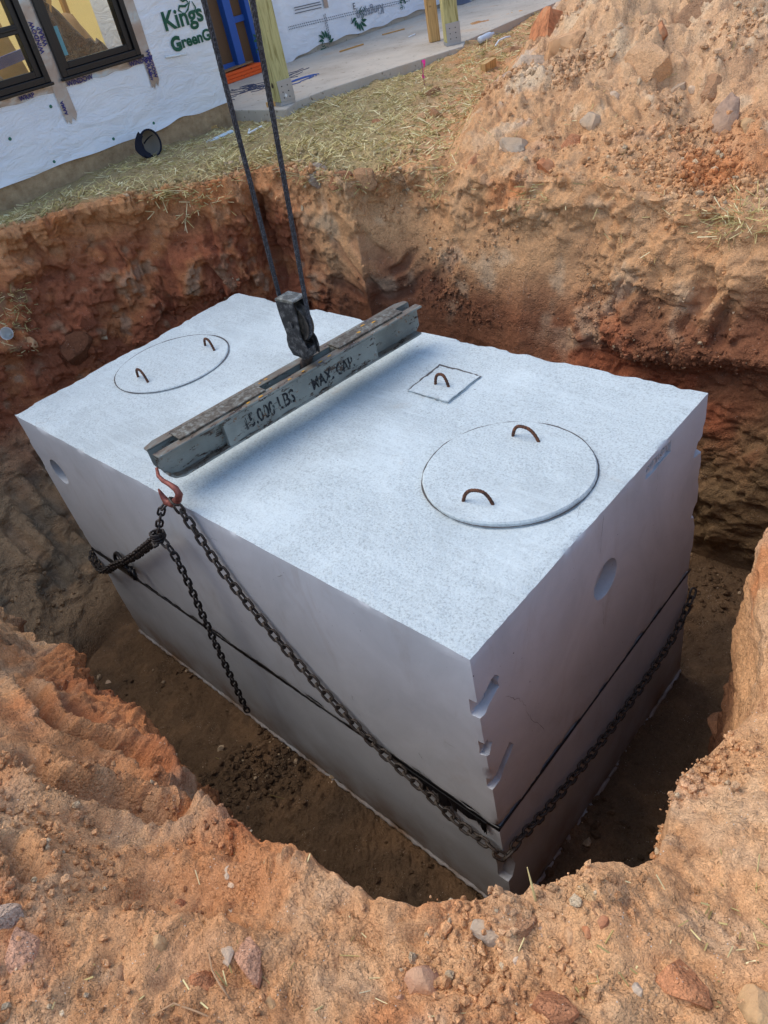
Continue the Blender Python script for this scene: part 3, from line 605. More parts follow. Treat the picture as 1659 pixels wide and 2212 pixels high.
B0 = Vector((-1.545, 0.0, 1.93)); bdir = Vector((0.155, 1.52, 0)).normalized(); BL = 1.530; BH = 0.143
bx_ = bdir.cross(Vector((0, 0, 1)))                       # towards the camera side (+X)
beam.location = B0
def bl(x, y, z): return B0 + bx_ * x + bdir * y + Vector((0, 0, z))
def bprism(poly_yz, x0, x1): return MB().prism([(a, b) for a, b in poly_yz], bl(x0, 0, 0), bdir, Vector((0, 0, 1)), bx_, x1 - x0)
endp = [(0.0, BH), (0.0, 0.075), (0.012, 0.04), (0.035, 0.014), (0.075, 0.0), (BL - 0.03, 0), (BL, 0.03), (BL, BH)]
for side in (0, 1):
    wx = -0.048 if side == 0 else -0.104
    fx = (wx, 0.0) if side == 0 else (-0.152, wx + .006)
    ch = bprism(endp, wx, wx + 0.006)
    # flanges follow the profile: top and rounded bottom
    xa, xb = fx
    for (y0, z0), (y1, z1) in (((0.0, BH), (BL, BH)), ((0.012, 0.04), (0.035, 0.014)), ((0.035, 0.014), (0.075, 0.0)), ((0.075, 0.0), (BL - 0.03, 0))):
        tth = 0.010; sgn = -1 if z0 == BH and z1 == BH else 1
        sh = 0.05 if (z0 == BH) else 0
        if sh:
            po = [(xa if side == 0 else xb, 0.0), (xb if side == 0 else xa, 0.0 + 0.004), (xb if side == 0 else xa, BL), (xa if side == 0 else xb, BL)]
            if side == 1: po = [(xb, 0.0), (xa + 0.02, -0.0), (xa, 0.05), (xa, BL - 0.05), (xa + 0.02, BL), (xb, BL)]
            ch.prism(po, bl(0, 0, BH - tth), bx_, bdir, Vector((0, 0, 1)), tth)
        else:
            d = Vector((0, y1 - y0, z1 - z0)).normalized(); nn = Vector((0, -d.z, d.y))
            ch.add([bl(x, y + nn.y * o_, z + nn.z * o_) for x in (xa, xb) for (y, z) in ((y0, z0), (y1, z1)) for o_ in (0, tth)],
                   [(0, 2, 3, 1), (4, 5, 7, 6), (0, 4, 6, 2), (1, 3, 7, 5), (0, 1, 5, 4), (2, 6, 7, 3)])
    ch.build('steel_channel', PAINT, beam, bevel=0.0025)
for y0, y1 in ((0.125, 0.575), (1.005, 1.425)):
    MB().prism([(-0.117, y0), (-0.030, y0), (-0.030, y1), (-0.117, y1)], bl(0, 0, BH + 0.0005), bx_, bdir, Vector((0, 0, 1)), 0.009).build('cover_plate', PLATE, beam, bevel=0.002)
for y in (0.57, 1.0): MB().prism([(-0.098, y), (-0.042, y), (-0.042, y + 0.012), (-0.098, y + 0.012)], bl(0, 0, 0.01), bx_, bdir, Vector((0, 0, 1)), BH - 0.011).build('slot_end_plate', PLATE, beam)
fp = bprism([(0.315, 0.008), (1.205, 0.008), (1.205, BH - 0.0115), (0.315, BH - 0.0115)], -0.042, -0.003); fp.build('face_plate', PAINT, beam, bevel=0.002)
rim_ = MB()                                                # weld lips between plate and flanges
for y0, y1 in ((0.37, 0.47), (0.6, 0.68), (0.82, 0.9), (0.98, 1.13)): rim_.tube([bl(-0.001, y0, 0.012), bl(0.002, (y0 + y1) / 2, 0.013), bl(-0.001, y1, 0.012)], [0.002, 0.005, 0.002], 6)
rim_.build('weld_bead', PLATE, beam, smooth=True)
STEN = mat('stencil_ink', (22, 26, 32), 0.7); _t = NT(STEN); _n = _t.g(_t.noise(_t.coord('Object', (1, 1, 0.3)), 60, 5, 0.75), 0.445, 0.505)
_tr = _t.n('ShaderNodeBsdfTransparent'); _mx = _t.n('ShaderNodeMixShader'); _t.l(_n, _mx.inputs[0]); _t.l(_tr.outputs[0], _mx.inputs[1]); _t.l(_t.b.outputs[0], _mx.inputs[2]); _t.l(_mx.outputs[0], _t.t.nodes['Material Output'].inputs[0])
for body, y, sz in (('15.000 LBS', 0.405, 0.092), ('MAX. CAP.', 0.795, 0.080)):
    me = text_mesh(body, sz, 0.0022, spacing=1.02)
    for v in me.vertices: v.co.x *= 0.68
    text_on('stencilled_lettering', me, bl(-0.0012, y, 0.042), bdir, Vector((0, 0, 1)), STEN, beam)
YEL = mat('yellow_paint_mark', (196, 142, 48), 0.7)
for x, y, s_ in ((-0.02, 0.47, .012), (-0.015, 0.535, .014), (-0.028, 0.60, .008), (-0.12, 0.60, .008), (-0.125, 0.64, .01), (-0.018, 0.70, .012), (-0.02, 0.78, .009), (-0.015, 0.88, .014), (-0.022, 0.94, .01), (-0.12, 1.1, .012), (-0.06, 1.16, .014), (-0.1, 1.22, .012), (-0.075, 1.27, .014)):
    zt = BH + (0.0105 if y > 1.01 and -0.117 < x < -0.03 else 0.0012)
    MB().prism([(math.cos(a) * s_ * .5 * random.uniform(.5, 1.1), math.sin(a) * s_ * random.uniform(.6, 1.4)) for a in np.linspace(0, 2 * math.pi, 8, endpoint=False)], bl(x, y, zt), bx_, bdir, Vector((0, 0, 1)), 0.0006).build('paint_dab', YEL, beam)

# ------------------------------------------------------------------ hoist block, sheave and hook
BLK = wornsteel('black_steel', (16, 17, 20), (34, 35, 38), (96, 96, 96), 34); DARKR = wornsteel('rusty_dark_steel', (26, 24, 24), (52, 44, 40), (86, 66, 54), 40)
SHV = wornsteel('sheave_steel', (40, 38, 36), (74, 68, 62), (120, 112, 100), 22)
bc = Vector((-1.536, 0.855, 2.07))
blk = empty('hoist_block', bc, 'black hoist block with a single sheave above the beam', 'pulley block')
ZT = 2.382; YF, YB, TT = 0.824, 0.886, 0.009
side_poly = [(-0.058, 0), (0.058, 0), (0.060, -0.06), (0.050, -0.165), (0.066, -0.19), (0.070, -0.225), (0.062, -0.265), (-0.040, -0.265), (-0.060, -0.225), (-0.058, -0.19), (-0.046, -0.16), (-0.058, -0.06)]
for y in (YF, YB): MB().prism(side_poly, (bc.x, y - (TT if y == YF else 0), ZT), (1, 0, 0), (0, 0, 1), (0, 1, 0), TT).build('side_plate', BLK, blk, bevel=0.003)
MB().prism([(-0.058, -0.0), (0.058, -0.0), (0.058, 0.010), (0.050, 0.014), (-0.050, 0.014), (-0.058, 0.010)], (bc.x, YF - TT - 0.001, ZT), (1, 0, 0), (0, 0, 1), (0, 1, 0), YB - YF + 2 * TT + 0.002).build('top_strap', wornsteel('worn_edge_steel', (50, 50, 48), (92, 92, 86), (150, 152, 146)), blk, bevel=0.003)
SC = Vector((bc.x + 0.006, (YF + YB) / 2, ZT - 0.105)); SR = 0.083
MB().lathe([(0.012, -0.019), (0.060, -0.012), (0.074, -0.015), (0.0885, -0.019), (0.0885, -0.014), (SR - 0.010, -0.004), (SR - 0.010, 0.004), (0.0885, 0.014), (0.0885, 0.019), (0.074, 0.015), (0.060, 0.012), (0.012, 0.019)], SC, (0, 1, 0), 44).build('sheave', SHV, blk, smooth=False)
MB().cyl(SC + Vector((0, -0.046, 0)), SC + Vector((0, 0.050, 0)), 0.017, 18).build('axle_pin', BLK, blk, bevel=0.003)
MB().prism([(-0.045, 0), (0.058, 0), (0.05, -0.045), (0.02, -0.06), (-0.03, -0.05)], (bc.x, YF + 0.001, ZT - 0.222), (1, 0, 0), (0, 0, 1), (0, 1, 0), YB - YF - 0.002).build('hook_crosshead', BLK, blk, bevel=0.004)
hp_ = [(0.010, 0.0, -0.262), (0.012, 0, -0.285), (-0.004, 0, -0.305), (-0.022, -.006, -0.328), (-0.026, -.010, -0.352), (-0.010, -.008, -0.376), (0.018, 0.0, -0.388), (0.042, 0.02, -0.380), (0.056, 0.045, -0.36), (0.060, 0.06, -0.335)]
MB().tube([Vector((bc.x + a, SC.y + b, ZT + c)) for a, b, c in hp_], [0.026, 0.024, 0.024, 0.027, 0.029, 0.029, 0.027, 0.024, 0.019, 0.010], 14).build('hook', DARKR, blk, smooth=True)
# wire rope reeved round the sheave
ROPE = wornsteel('wire_rope_steel', (18, 19, 22), (44, 46, 52), (92, 96, 104), 120)
rp = []; zc = SC.z; top_l, top_r = on_y(440, 0, SC.y), on_y(545, 0, SC.y)
xl0, xr0 = SC.x - SR, SC.x + SR
def fall(x0, xt, zt, n, up_):
    zs = np.linspace(zc, zt, n); return [Vector((x0 + (xt - x0) * (z - zc) / (zt - zc), SC.y, z)) for z in zs]
L_ = fall(xl0, xl0 + (top_l.x - xl0) * 1.0, top_l.z, 130, 1); Rg = fall(xr0, xr0 + (top_r.x - xr0) * 1.0, top_r.z, 130, 1)
arc_ = [Vector((SC.x - SR * math.cos(a), SC.y, zc - SR * math.sin(a))) for a in np.linspace(0, math.pi, 28)][1:-1]
def extend(p): d = (p[-1] - p[-2]); return p + [p[-1] + d * k for k in range(1, 60)]
L_, Rg = extend(L_), extend(Rg)
rpath = L_[::-1] + arc_ + Rg
rope = MB(); acc = 0; phs = []
for i, p in enumerate(rpath):
    if i: acc += (p - rpath[i - 1]).length
    phs.append(acc / 0.105 * 2 * math.pi)
for s_ in range(6):
    pp = []
    for i, p in enumerate(rpath):
        t_ = (rpath[min(i + 1, len(rpath) - 1)] - rpath[max(i - 1, 0)]).normalized(); a = Vector((0, 1, 0)); b = t_.cross(a).normalized(); w_ = phs[i] + s_ * math.pi / 3
        pp.append(p + (a * math.cos(w_) + b * math.sin(w_)) * 0.0064)
    rope.tube(pp, 0.0043, 6)
rope.tube(rpath, 0.006, 6)
ro = rope.build('wire_rope', ROPE, None, smooth=True); tag(ro, 'dark twisted steel wire rope, two vertical falls down to the hoist block', 'rope')

# ------------------------------------------------------------------ red grab hook and chains
REDP = wornsteel('worn_red_paint', (62, 46, 42), (128, 70, 58), (150, 90, 76), 40)
HY = -0.035
hk_px = [(338, 1010, .008), (342, 1028, .011), (352, 1038, .013), (366, 1046, .014), (380, 1056, .016), (387, 1068, .018), (384, 1080, .020), (372, 1088, .021), (360, 1084, .019), (352, 1073, .014), (346, 1063, .009), (342, 1056, .004)]
hook = MB().tube([on_y(x, y, HY + 0.03 * max(0, (1046 - y) / 36)) for x, y, r in hk_px], [r * (0.75 if i < 4 else 0.85) for i, (*_, r) in enumerate(hk_px)], 12).build('grab_hook', REDP, None, smooth=True)
hook.data.transform(Matrix.Identity(4)); tag(hook, 'chipped red steel hook under the near end of the beam', 'hook')
CHAIN = wornsteel('chain_steel', (20, 19, 19), (44, 40, 38), (84, 76, 68), 60); CHAIN2 = wornsteel('chain_steel_rusty', (30, 27, 26), (66, 58, 50), (112, 100, 88), 60)
def link_mesh(name, mt, pitch=0.040, width=0.038, r=0.0055):
    b = MB(); pts = []; hw = width / 2 - r; hl = pitch / 2 + r - hw
    for k in range(7): a = -math.pi / 2 + math.pi * k / 6; pts.append(Vector((hl + hw * math.cos(a), hw * math.sin(a), 0)))
    for k in range(7): a = math.pi / 2 + math.pi * k / 6; pts.append(Vector((-hl + hw * math.cos(a), hw * math.sin(a), 0)))
    n = len(pts); vs = []; sg = 6
    for i in range(n):
        t_ = (pts[(i + 1) % n] - pts[i - 1]).normalized(); a = Vector((0, 0, 1)); c = t_.cross(a)
        for k in range(sg): w_ = 2 * math.pi * k / sg; vs.append(pts[i] + (a * math.cos(w_) + c * math.sin(w_)) * r)
    b.add(vs, [(i * sg + k, ((i + 1) % n) * sg + k, ((i + 1) % n) * sg + (k + 1) % sg, i * sg + (k + 1) % sg) for i in range(n) for k in range(sg)])
    me = b.mesh(name); me.materials.append(mt); me.polygons.foreach_set('use_smooth', np.ones(len(me.polygons), bool)); return me
LINK = link_mesh('link', CHAIN); LINK2 = link_mesh('link_rusty', CHAIN2, 0.044, 0.042, 0.0060)
def spline(P3, per=24):
    out = []; P3 = [Vector(p) for p in P3]
    for i in range(len(P3) - 1):
        p0, p1, p2, p3 = P3[max(i - 1, 0)], P3[i], P3[i + 1], P3[min(i + 2, len(P3) - 1)]
        for k in range(per):
            t = k / per; out.append(0.5 * ((2 * p1) + (p2 - p0) * t + (2 * p0 - 5 * p1 + 4 * p2 - p3) * t * t + (-p0 + 3 * p1 - 3 * p2 + p3) * t ** 3))
    return out + [P3[-1]]
def chain(ctrl, label, me, pitch, ref, group=None, roll0=45, wobble=6):
    pts = spline(ctrl); e = empty('lifting_chain', pts[0], label, 'chain', group)
    ln = [0.0]
    for a, b in zip(pts, pts[1:]): ln.append(ln[-1] + (b - a).length)
    s_ = pitch / 2; k = 0; xs = np.array([p[:] for p in pts])
    while s_ < ln[-1]:
        p = Vector([np.interp(s_, ln, xs[:, j]) for j in range(3)]); q0 = Vector([np.interp(s_ - .02, ln, xs[:, j]) for j in range(3)]); q1 = Vector([np.interp(s_ + .02, ln, xs[:, j]) for j in range(3)])
        t_ = (q1 - q0).normalized(); rf_ = ref(p); n_ = (rf_ - t_ * rf_.dot(t_)).normalized(); y_ = n_.cross(t_)
        M = Matrix((t_, y_, n_)).transposed().to_4x4() @ Matrix.Rotation(math.radians(roll0 + (90 if k % 2 else 0) + random.uniform(-wobble, wobble)), 4, 'X')
        o = bpy.data.objects.new('link', me); COL.objects.link(o); M.translation = p; o.parent = e; o.matrix_parent_inverse = e.matrix_basis.inverted(); o.matrix_basis = M
        s_ += pitch; k += 1
    return e
def face_ref(p): return Vector((1, 0, 0)) if p.y > 0.02 and p.x > -0.02 else (Vector((0, -1, 0)) if p.x < -0.03 else Vector((0.7, -0.7, 0)))
A = [on_y(372, 1078, HY), on_y(384, 1094, -0.045)] + [on_y(*q, -0.030) for q in ((410, 1130), (500, 1260), (650, 1440), (800, 1600), (932, 1722), (982, 1771), (1030, 1808), (1064, 1832))] + [Vector((0.004, -0.028, 0.652)), Vector((0.028, 0.0, 0.645))] + [on_x(*q, 0.030) for q in ((1120, 1815), (1198, 1729), (1330, 1560), (1440, 1400), (1485, 1312))] + [Vector((0.02, 1.69, 0.66))]
chain(A, 'long steel chain from the red hook across the tank and round its near corner', LINK2, 0.044, face_ref)
Bc = [on_y(362, 1086, HY), on_y(350, 1100, -0.06), on_y(344, 1135, -0.085), on_y(343, 1158, -0.09)] + [on_y(*q, -0.095) for q in ((372, 1192), (405, 1255), (445, 1345), (500, 1465), (536, 1540))]
chain(Bc, 'short steel chain hanging from the red hook, its loose end just above the pit floor', LINK, 0.040, lambda p: Vector((0, -1, 0)))
kn = on_y(343, 1158, -0.09)
for dz_, dy_, lb in ((0.008, -0.014, 'upper strand of the doubled chain sagging left from the wire tie'), (-0.016, 0.012, 'lower strand of the doubled chain sagging left from the wire tie')):
    o_ = Vector((0, dy_, dz_)); c_ = [kn + o_] + [on_y(*q, -0.055) + o_ for q in ((318, 1178), (285, 1203), (250, 1219), (222, 1232))] + [Vector((-TW - 0.035, 0.0, 0.745)) + o_, Vector((-TW - 0.04, 0.15, 0.72)) + o_]
    chain(c_, lb, LINK, 0.036, lambda p: Vector((0, -1, 0.2)), 'doubled chain', roll0=20 if dz_ > 0 else 65, wobble=14)
tie = MB()
for k in range(4): tie.tube([kn + Vector((0.030 * math.cos(a) - 0.004, 0.030 * math.sin(a), 0.010 * k - 0.012 + 0.006 * math.sin(a + k))) for a in np.linspace(0, 2 * math.pi, 18)], 0.0055, 6)
tie.tube([kn + Vector((-0.02, -0.03, -0.02)), kn + Vector((0.0, -0.038, -0.035)), kn + Vector((0.02, -0.03, -0.02))], 0.009, 6)
tag(tie.build('wire_tie', CHAIN, None, smooth=True), 'dark wire wrapped round the chains where they gather', 'wire')

# ------------------------------------------------------------------ house under construction
XW, XP, SZ = -5.35, -7.0, 2.47                       # wall face, porch wall face, slab top
Zv = Vector((0, 0, 1)); Yv = Vector((0, 1, 0)); Xv = Vector((1, 0, 0))
def wrap_mat():
    m = mat('house_wrap', (214, 218, 224), 0.55, 0, 0.35); t = NT(m); co = t.coord()
    c = t.ramp(t.noise(co, 2.0, 4), (0.3, (222, 225, 230)), (0.7, (236, 238, 240)))
    sx = t.n('ShaderNodeSeparateXYZ'); t.l(co, sx.inputs[0]); t.color(c)
    w_ = t.noise(t.coord('Object', (1, 1.2, 3.0)), 3.0, 5, 0.6, 1.2); nb = t.bump(w_, 0.06, 0.42); nb = t.bump(t.noise(co, 30, 4), 0.004, 0.4, nb); t.normal(nb); return m
WRAP = wrap_mat(); GREEN = mat('green_print', (24, 84, 62), 0.6); NAVY = mat('navy_print', (38, 34, 110), 0.5); GREYP = mat('grey_print', (112, 116, 120), 0.7); BLACKP = mat('black_print', (48, 50, 54), 0.7)
FND = mat('muddy_foundation', (160, 132, 100), 0.95); _t = NT(FND); _c = _t.coord(); _t.color(_t.ramp(_t.noise(_c, 9, 6, 0.7), (0.3, (142, 114, 84)), (0.7, (190, 162, 126)))); _t.normal(_t.bump(_t.noise(_c, 30, 6, 0.7), 0.02, 0.8))
FOIL = mat('foil_tape', (158, 157, 156), 0.3, 0.6); _t = NT(FOIL); _c = _t.coord(); _t.normal(_t.bump(_t.noise(_c, 14, 3, 0.5, 1.0), 0.008, 0.35))
FRAME = mat('black_vinyl', (16, 16, 18), 0.35); SHEATH = mat('sheathing', (196, 176, 138), 0.85)
def wdisp(y, z):
    q_ = np.stack([0 * np.asarray(y), np.asarray(y) * 1.0, np.asarray(z) * 1.6], -1).reshape(-1, 3)
    return (0.010 * fbm(q_, 1.6, 3, 80) + 0.006 * np.abs(fbm(q_ * np.array([1, 0.7, 1.5]), 3.2, 3, 81))).reshape(np.shape(y))
house = empty('unfinished_house', (XW, 1.5, SZ), 'unfinished house wall in white printed house wrap, two black framed windows', 'house')
ny, nz = 300, 130; ys = np.linspace(-2.2, 3.612, ny); vs_ = np.linspace(0, 1, nz)
Yg, Vg = np.meshgrid(ys, vs_, indexing='ij'); bot = 2.546 + 0.006 * np.sin(ys * 4.1) + 0.004 * np.sin(ys * 11) + 0.025 * np.exp(-((ys - 3.05) / 0.12) ** 2)
Zg = bot[:, None] + (4.8 - bot[:, None]) * Vg
win = [(0.95, 2.015), (2.115, 2.858)]; WZ0, WZ1 = 3.098, 4.45
Xg = XW + 0.012 + wdisp(Yg, Zg) + 0.008 * np.exp(-(Zg - bot[:, None]) / 0.05) * (1 + np.sin(Yg * 7))
cy, cz = (Yg[:-1, :-1] + Yg[1:, 1:]) / 2, (Zg[:-1, :-1] + Zg[1:, 1:]) / 2
msk = np.ones(cy.shape, bool)
for a, b in win: msk &= ~((cy > a + 0.02) & (cy < b - 0.02) & (cz > WZ0 + 0.02) & (cz < WZ1 - 0.02))
me, _u = grid_mesh('house_wrap', np.stack([Xg, Yg, Zg], -1).reshape(-1, 3), ny, nz, mask=msk); mkobj('house_wrap', me, WRAP, house)
def wrapx(q, off=0.004): return Vector((XW + 0.012 + float(wdisp(q.y, q.z)[()]) + off + (q.x - XW), q.y, q.z))
sh = MB()
for (a, b), (c, d) in (((-2.2, 3.60), (2.56, WZ0)), ((-2.2, 0.95), (WZ0, 4.8)), ((2.015, 2.115), (WZ0, WZ1)), ((2.858, 3.60), (WZ0, 4.8)), ((0.95, 2.858), (WZ1, 4.8))):
    sh.box((XW - 0.07, (a + b) / 2, (c + d) / 2), (0.14, b - a - 0.001, d - c - 0.001))
sh.build('sheathed_wall', SHEATH, house)
MB().box((-6.24, 3.585, 3.65), (1.66, 0.03, 2.30)).build('return_wall', WRAP, house)
MB().box((XW - 0.10, 0.7, 2.33), (0.22, 5.78, 0.47)).build('foundation', FND, house)
def glass_mat():
    m = mat('window_glass', (230, 238, 236), 0.02); t = NT(m); n = t.t.nodes
    tr = t.n('ShaderNodeBsdfTransparent'); tr.inputs[0].default_value = (0.93, 0.96, 0.93, 1); gl = t.n('ShaderNodeBsdfGlossy'); gl.inputs['Roughness'].default_value = 0.01
    fr = t.n('ShaderNodeFresnel'); fr.inputs[0].default_value = 1.6; mx = t.n('ShaderNodeMixShader'); t.l(fr.outputs[0], mx.inputs[0]); t.l(tr.outputs[0], mx.inputs[1]); t.l(gl.outputs[0], mx.inputs[2]); t.l(mx.outputs[0], n['Material Output'].inputs[0]); return m
GLASS = glass_mat()
def bar(b, y0, y1, z0, z1, x0, x1): b.box(((x0 + x1) / 2, (y0 + y1) / 2, (z0 + z1) / 2), (x1 - x0, y1 - y0, z1 - z0))
def window(y0, y1, rail, label):
    w_ = empty('window', (XW, (y0 + y1) / 2, WZ0)); w_.parent = house; w_.matrix_parent_inverse = house.matrix_basis.inverted(); w_['label'] = label
    f = MB(); T = 0.045
    for a, b, c, d in ((y0, y0 + T, WZ0, WZ1), (y1 - T, y1, WZ0, WZ1), (y0 + T, y1 - T, WZ0, WZ0 + T), (y0 + T, y1 - T, WZ1 - T, WZ1)): bar(f, a, b, c, d, XW - 0.07, XW + 0.045)
    bar(f, y0 - 0.012, y1 + 0.006, WZ0 - 0.022, WZ0 - 0.001, XW - 0.02, XW + 0.065); f.build('window_frame', FRAME, w_, bevel=0.004)
    s_ = MB(); S = 0.045; a0, a1 = y0 + T + 0.001, y1 - T - 0.001; c0, c1 = WZ0 + T + 0.001, WZ1 - T - 0.001
    for a, b, c, d in ((a0, a0 + S, c0, c1), (a1 - S, a1, c0, c1), (a0 + S, a1 - S, c0, c0 + S), (a0 + S, a1 - S, c1 - S, c1)): bar(s_, a, b, c, d, XW - 0.05, XW + 0.022)
    if rail: bar(s_, a0 + S, a1 - S, rail - 0.03, rail + 0.03, XW - 0.05, XW + 0.03); bar(s_, a0 + S, a1 - S, rail - 0.006, rail + 0.012, XW + 0.0305, XW + 0.038)
    s_.build('sash', FRAME, w_, bevel=0.004)
    MB().box((XW - 0.012, (a0 + a1) / 2, (c0 + c1) / 2), (0.006, a1 - a0 - 2 * S, c1 - c0 - 2 * S)).build('pane', GLASS, w_); return w_
window(0.95, 2.012, 3.462, 'sash window cut by the left edge of the picture'); w2 = window(2.118, 2.856, None, 'picture window with a blue-green sticker on its pane')
TEAL = mat('teal_sticker', (98, 150, 158), 0.5)
st4 = [on_x(104, 60, XW), on_x(124, 55, XW), on_x(149, 118, XW), on_x(130, 124, XW)]
b = MB(); b.add([Vector((XW - 0.0075, p.y, p.z)) for p in st4] + [Vector((XW - 0.0065, p.y, p.z)) for p in st4], [(0, 1, 2, 3), (4, 7, 6, 5), (0, 4, 5, 1), (1, 5, 6, 2), (2, 6, 7, 3), (3, 7, 4, 0)]); b.build('pane_sticker', TEAL, w2)
def tape(y0, y1, z0, z1, ragged=True, name='flashing_tape'):
    n, m = 8, 40; yy = np.linspace(y0, y1, n); V_ = []
    for i in range(n):
        lo = z0 + (0.02 * math.sin(i * 2.1) if ragged else 0) + (0.03 * i / n if ragged else 0)
        for j in range(m): V_.append((0, yy[i], lo + (z1 - lo) * j / (m - 1)))
    V_ = np.array(V_); V_[:, 0] = XW + 0.020 + wdisp(V_[:, 1], V_[:, 2]) + 0.002 * fbm(V_, 14, 2, 85)
    me, _ = grid_mesh(name, V_, n, m); return mkobj(name, me, FOIL, house)
tape(2.008, 2.122, 2.80, 4.7); tape(2.862, 2.955, 2.845, 4.7)
def htape(y0, y1, z0, z1):
    n, m = 60, 6; V_ = np.array([(0, y0 + (y1 - y0) * i / (n - 1), z0 + 0.006 * math.sin(i * .4) + (z1 - z0) * j / (m - 1)) for i in range(n) for j in range(m)]); V_[:, 0] = XW + 0.017 + wdisp(V_[:, 1], V_[:, 2]) + 0.002 * fbm(V_, 16, 2, 86)
    me, _ = grid_mesh('flashing_tape', V_, n, m); mkobj('flashing_tape', me, FOIL, house)
htape(0.9, 2.03, 3.028, 3.085); htape(2.11, 2.90, 3.032, 3.085)
def tp(q): return wrapx(q, 0.016)
def tword(body, o, ex, ey, size, mt=NAVY, name='printed_word', off=0.0012, sx=1.0, fn=tp):
    me = text_mesh(body, size, off)
    for v in me.vertices: v.co.x *= sx
    return text_on(name, me, o, ex, ey, mt, house, fn)
tword('WINDOW', (XW, 2.913, 3.115), -Zv, Yv, 0.046, sx=0.95); tword('WRAP', (XW, 2.872, 3.065), -Zv, Yv, 0.046, sx=0.95)
tword('WINDOW', (XW, 2.060, 3.28), Zv, -Yv, 0.046, sx=0.95); tword('WRAP', (XW, 2.106, 3.32), Zv, -Yv, 0.046, sx=0.95)
tword('WINDOW', (XW, 2.135, 3.035), Yv, Zv, 0.05); tword('WINDOW', (XW, 2.72, 3.038), Yv, Zv, 0.05); tword('WRAP', (XW, 1.72, 3.036), Yv, Zv, 0.045)
tword('AAMA', (XW, 2.045, 2.86), Zv, -Yv, 0.035); tword('AAMA', (XW, 2.89, 2.90), Zv, -Yv, 0.026)
def wr(q): return wrapx(q, 0.007)
k0, k1, kt = on_x(353, 68, XW), on_x(437.5, 45, XW), on_x(342, 28, XW)
kh = kt.z - k0.z; me = text_mesh('Kings', kh / 0.70, 0.0045, spacing=1.0)
wx = max(v.co.x for v in me.vertices)
for v in me.vertices: v.co.x *= (3.585 - k0.y) / wx
text_on('printed_word', me, (XW, k0.y, k0.z), Yv, Zv, GREEN, house, wr)
g0, gt = on_x(376, 111, XW), on_x(370, 80.6, XW); gh = gt.z - g0.z
me = text_mesh('G', gh / 0.72, 0.008); text_on('printed_word', me, (XW, g0.y - 0.02, g0.z), Yv, Zv, GREEN, house, wr)
me = text_mesh('reenG', gh / 0.72 * 0.82, 0.004); wx = max(v.co.x for v in me.vertices)
for v in me.vertices: v.co.x *= (3.60 - g0.y - 0.085) / wx
text_on('printed_word', me, (XW, g0.y + 0.085, g0.z + 0.008), Yv, Zv, GREEN, house, wr)
# lion's head mark: mane of leaf-shaped strands, jaw line and forelock
def lion(s_, flip=1):
    polys = []
    for i in range(7):
        a = math.radians(150 - i * 26); r0, r1 = 0.22 * s_, s_ * (0.62 + 0.10 * math.sin(i)); cv = 0.16 * s_
        c, d = math.cos(a), math.sin(a); n = (-d, c); L, R_ = [], []
        for k in range(7):
            u = k / 6; r = r0 + (r1 - r0) * u; wv = 0.085 * s_ * math.sin(math.pi * min(1, u * 1.02)) ** 0.8; bnd_ = cv * u * u
            L.append((c * r + n[0] * (bnd_ + wv), d * r + n[1] * (bnd_ + wv))); R_.append((c * r + n[0] * (bnd_ - wv), d * r + n[1] * (bnd_ - wv)))
        polys.append(L + R_[1:-1][::-1] if False else L + R_[::-1])
    for pts, w_ in (([(-.18, .12), (-.34, .02), (-.42, -.10), (-.34, -.16), (-.20, -.14), (-.12, -.24)], .03), ([(-.12, -.24), (-.30, -.30), (-.52, -.26), (-.60, -.36), (-.48, -.44)], .035), ([(-.05, -.2), (-.22, -.40), (-.40, -.50)], .03), ([(-.16, .02), (-.26, -.02)], .025), ([(.02, -.22), (.10, -.40), (.02, -.52)], .03)):
        pts = [(x * s_, y * s_) for x, y in pts]; n = len(pts); L, R_ = [], []
        for i in range(n):
            a, b = pts[max(i - 1, 0)], pts[min(i + 1, n - 1)]; l = math.hypot(b[0] - a[0], b[1] - a[1]); nx, ny_ = -(b[1] - a[1]) / l, (b[0] - a[0]) / l; ww = w_ * s_ * (0.4 if i in (0, n - 1) else 1)
            L.append((pts[i][0] + nx * ww, pts[i][1] + ny_ * ww)); R_.append((pts[i][0] - nx * ww, pts[i][1] - ny_ * ww))
        polys.append(L + R_[::-1])
    return [[(x * flip, y) for x, y in p] for p in polys]
def print_lion(parent, o, ex, ey, s_, fn, flip=1, mt=GREEN, clip=None):
    b = MB(); ex, ey, o = Vector(ex), Vector(ey), Vector(o)
    for p in lion(s_, flip):
        h = len(p) // 2
        vs = [fn(o + ex * x + ey * y) for x, y in p]; n = len(vs)
        if clip and any(clip(v) for v in vs): continue
        b.add(vs, [(i, i + 1, n - 2 - i, n - 1 - i) for i in range(h - 1)])
    if b.f: return b.build('printed_lion_mark', mt, parent)
lc = on_x(405, -14, XW); print_lion(house, lc, Yv, Zv, 0.26, wr, clip=lambda v: v.y > 3.6)
lc = on_x(188, 352, XW); print_lion(house, lc, -Yv, -Zv, 0.14, wr, clip=lambda v: v.z < 2.55)
capm = mat('green_plastic', (30, 104, 84), 0.5)
for px in ((108, 230), (330, 266), (243, 300), (115, 349), (160, 430 - 20), (20, 300)):
    p = on_x(*px, XW)
    if p.z > 2.56: q = wrapx(p, 0.0); MB().lathe([(0.001, 0.006), (0.006, 0.006), (0.012, 0.004), (0.0125, -0.004)], q, Xv, 14).build('cap_nail', capm, house)
PVC = mat('white_plastic', (226, 228, 226), 0.45)
MB().tube([wrapx(on_x(355, 124, XW), 0.008), wrapx(on_x(394, 118, XW), 0.05)], 0.008, 8).build('plastic_pin', PVC, house, smooth=True)
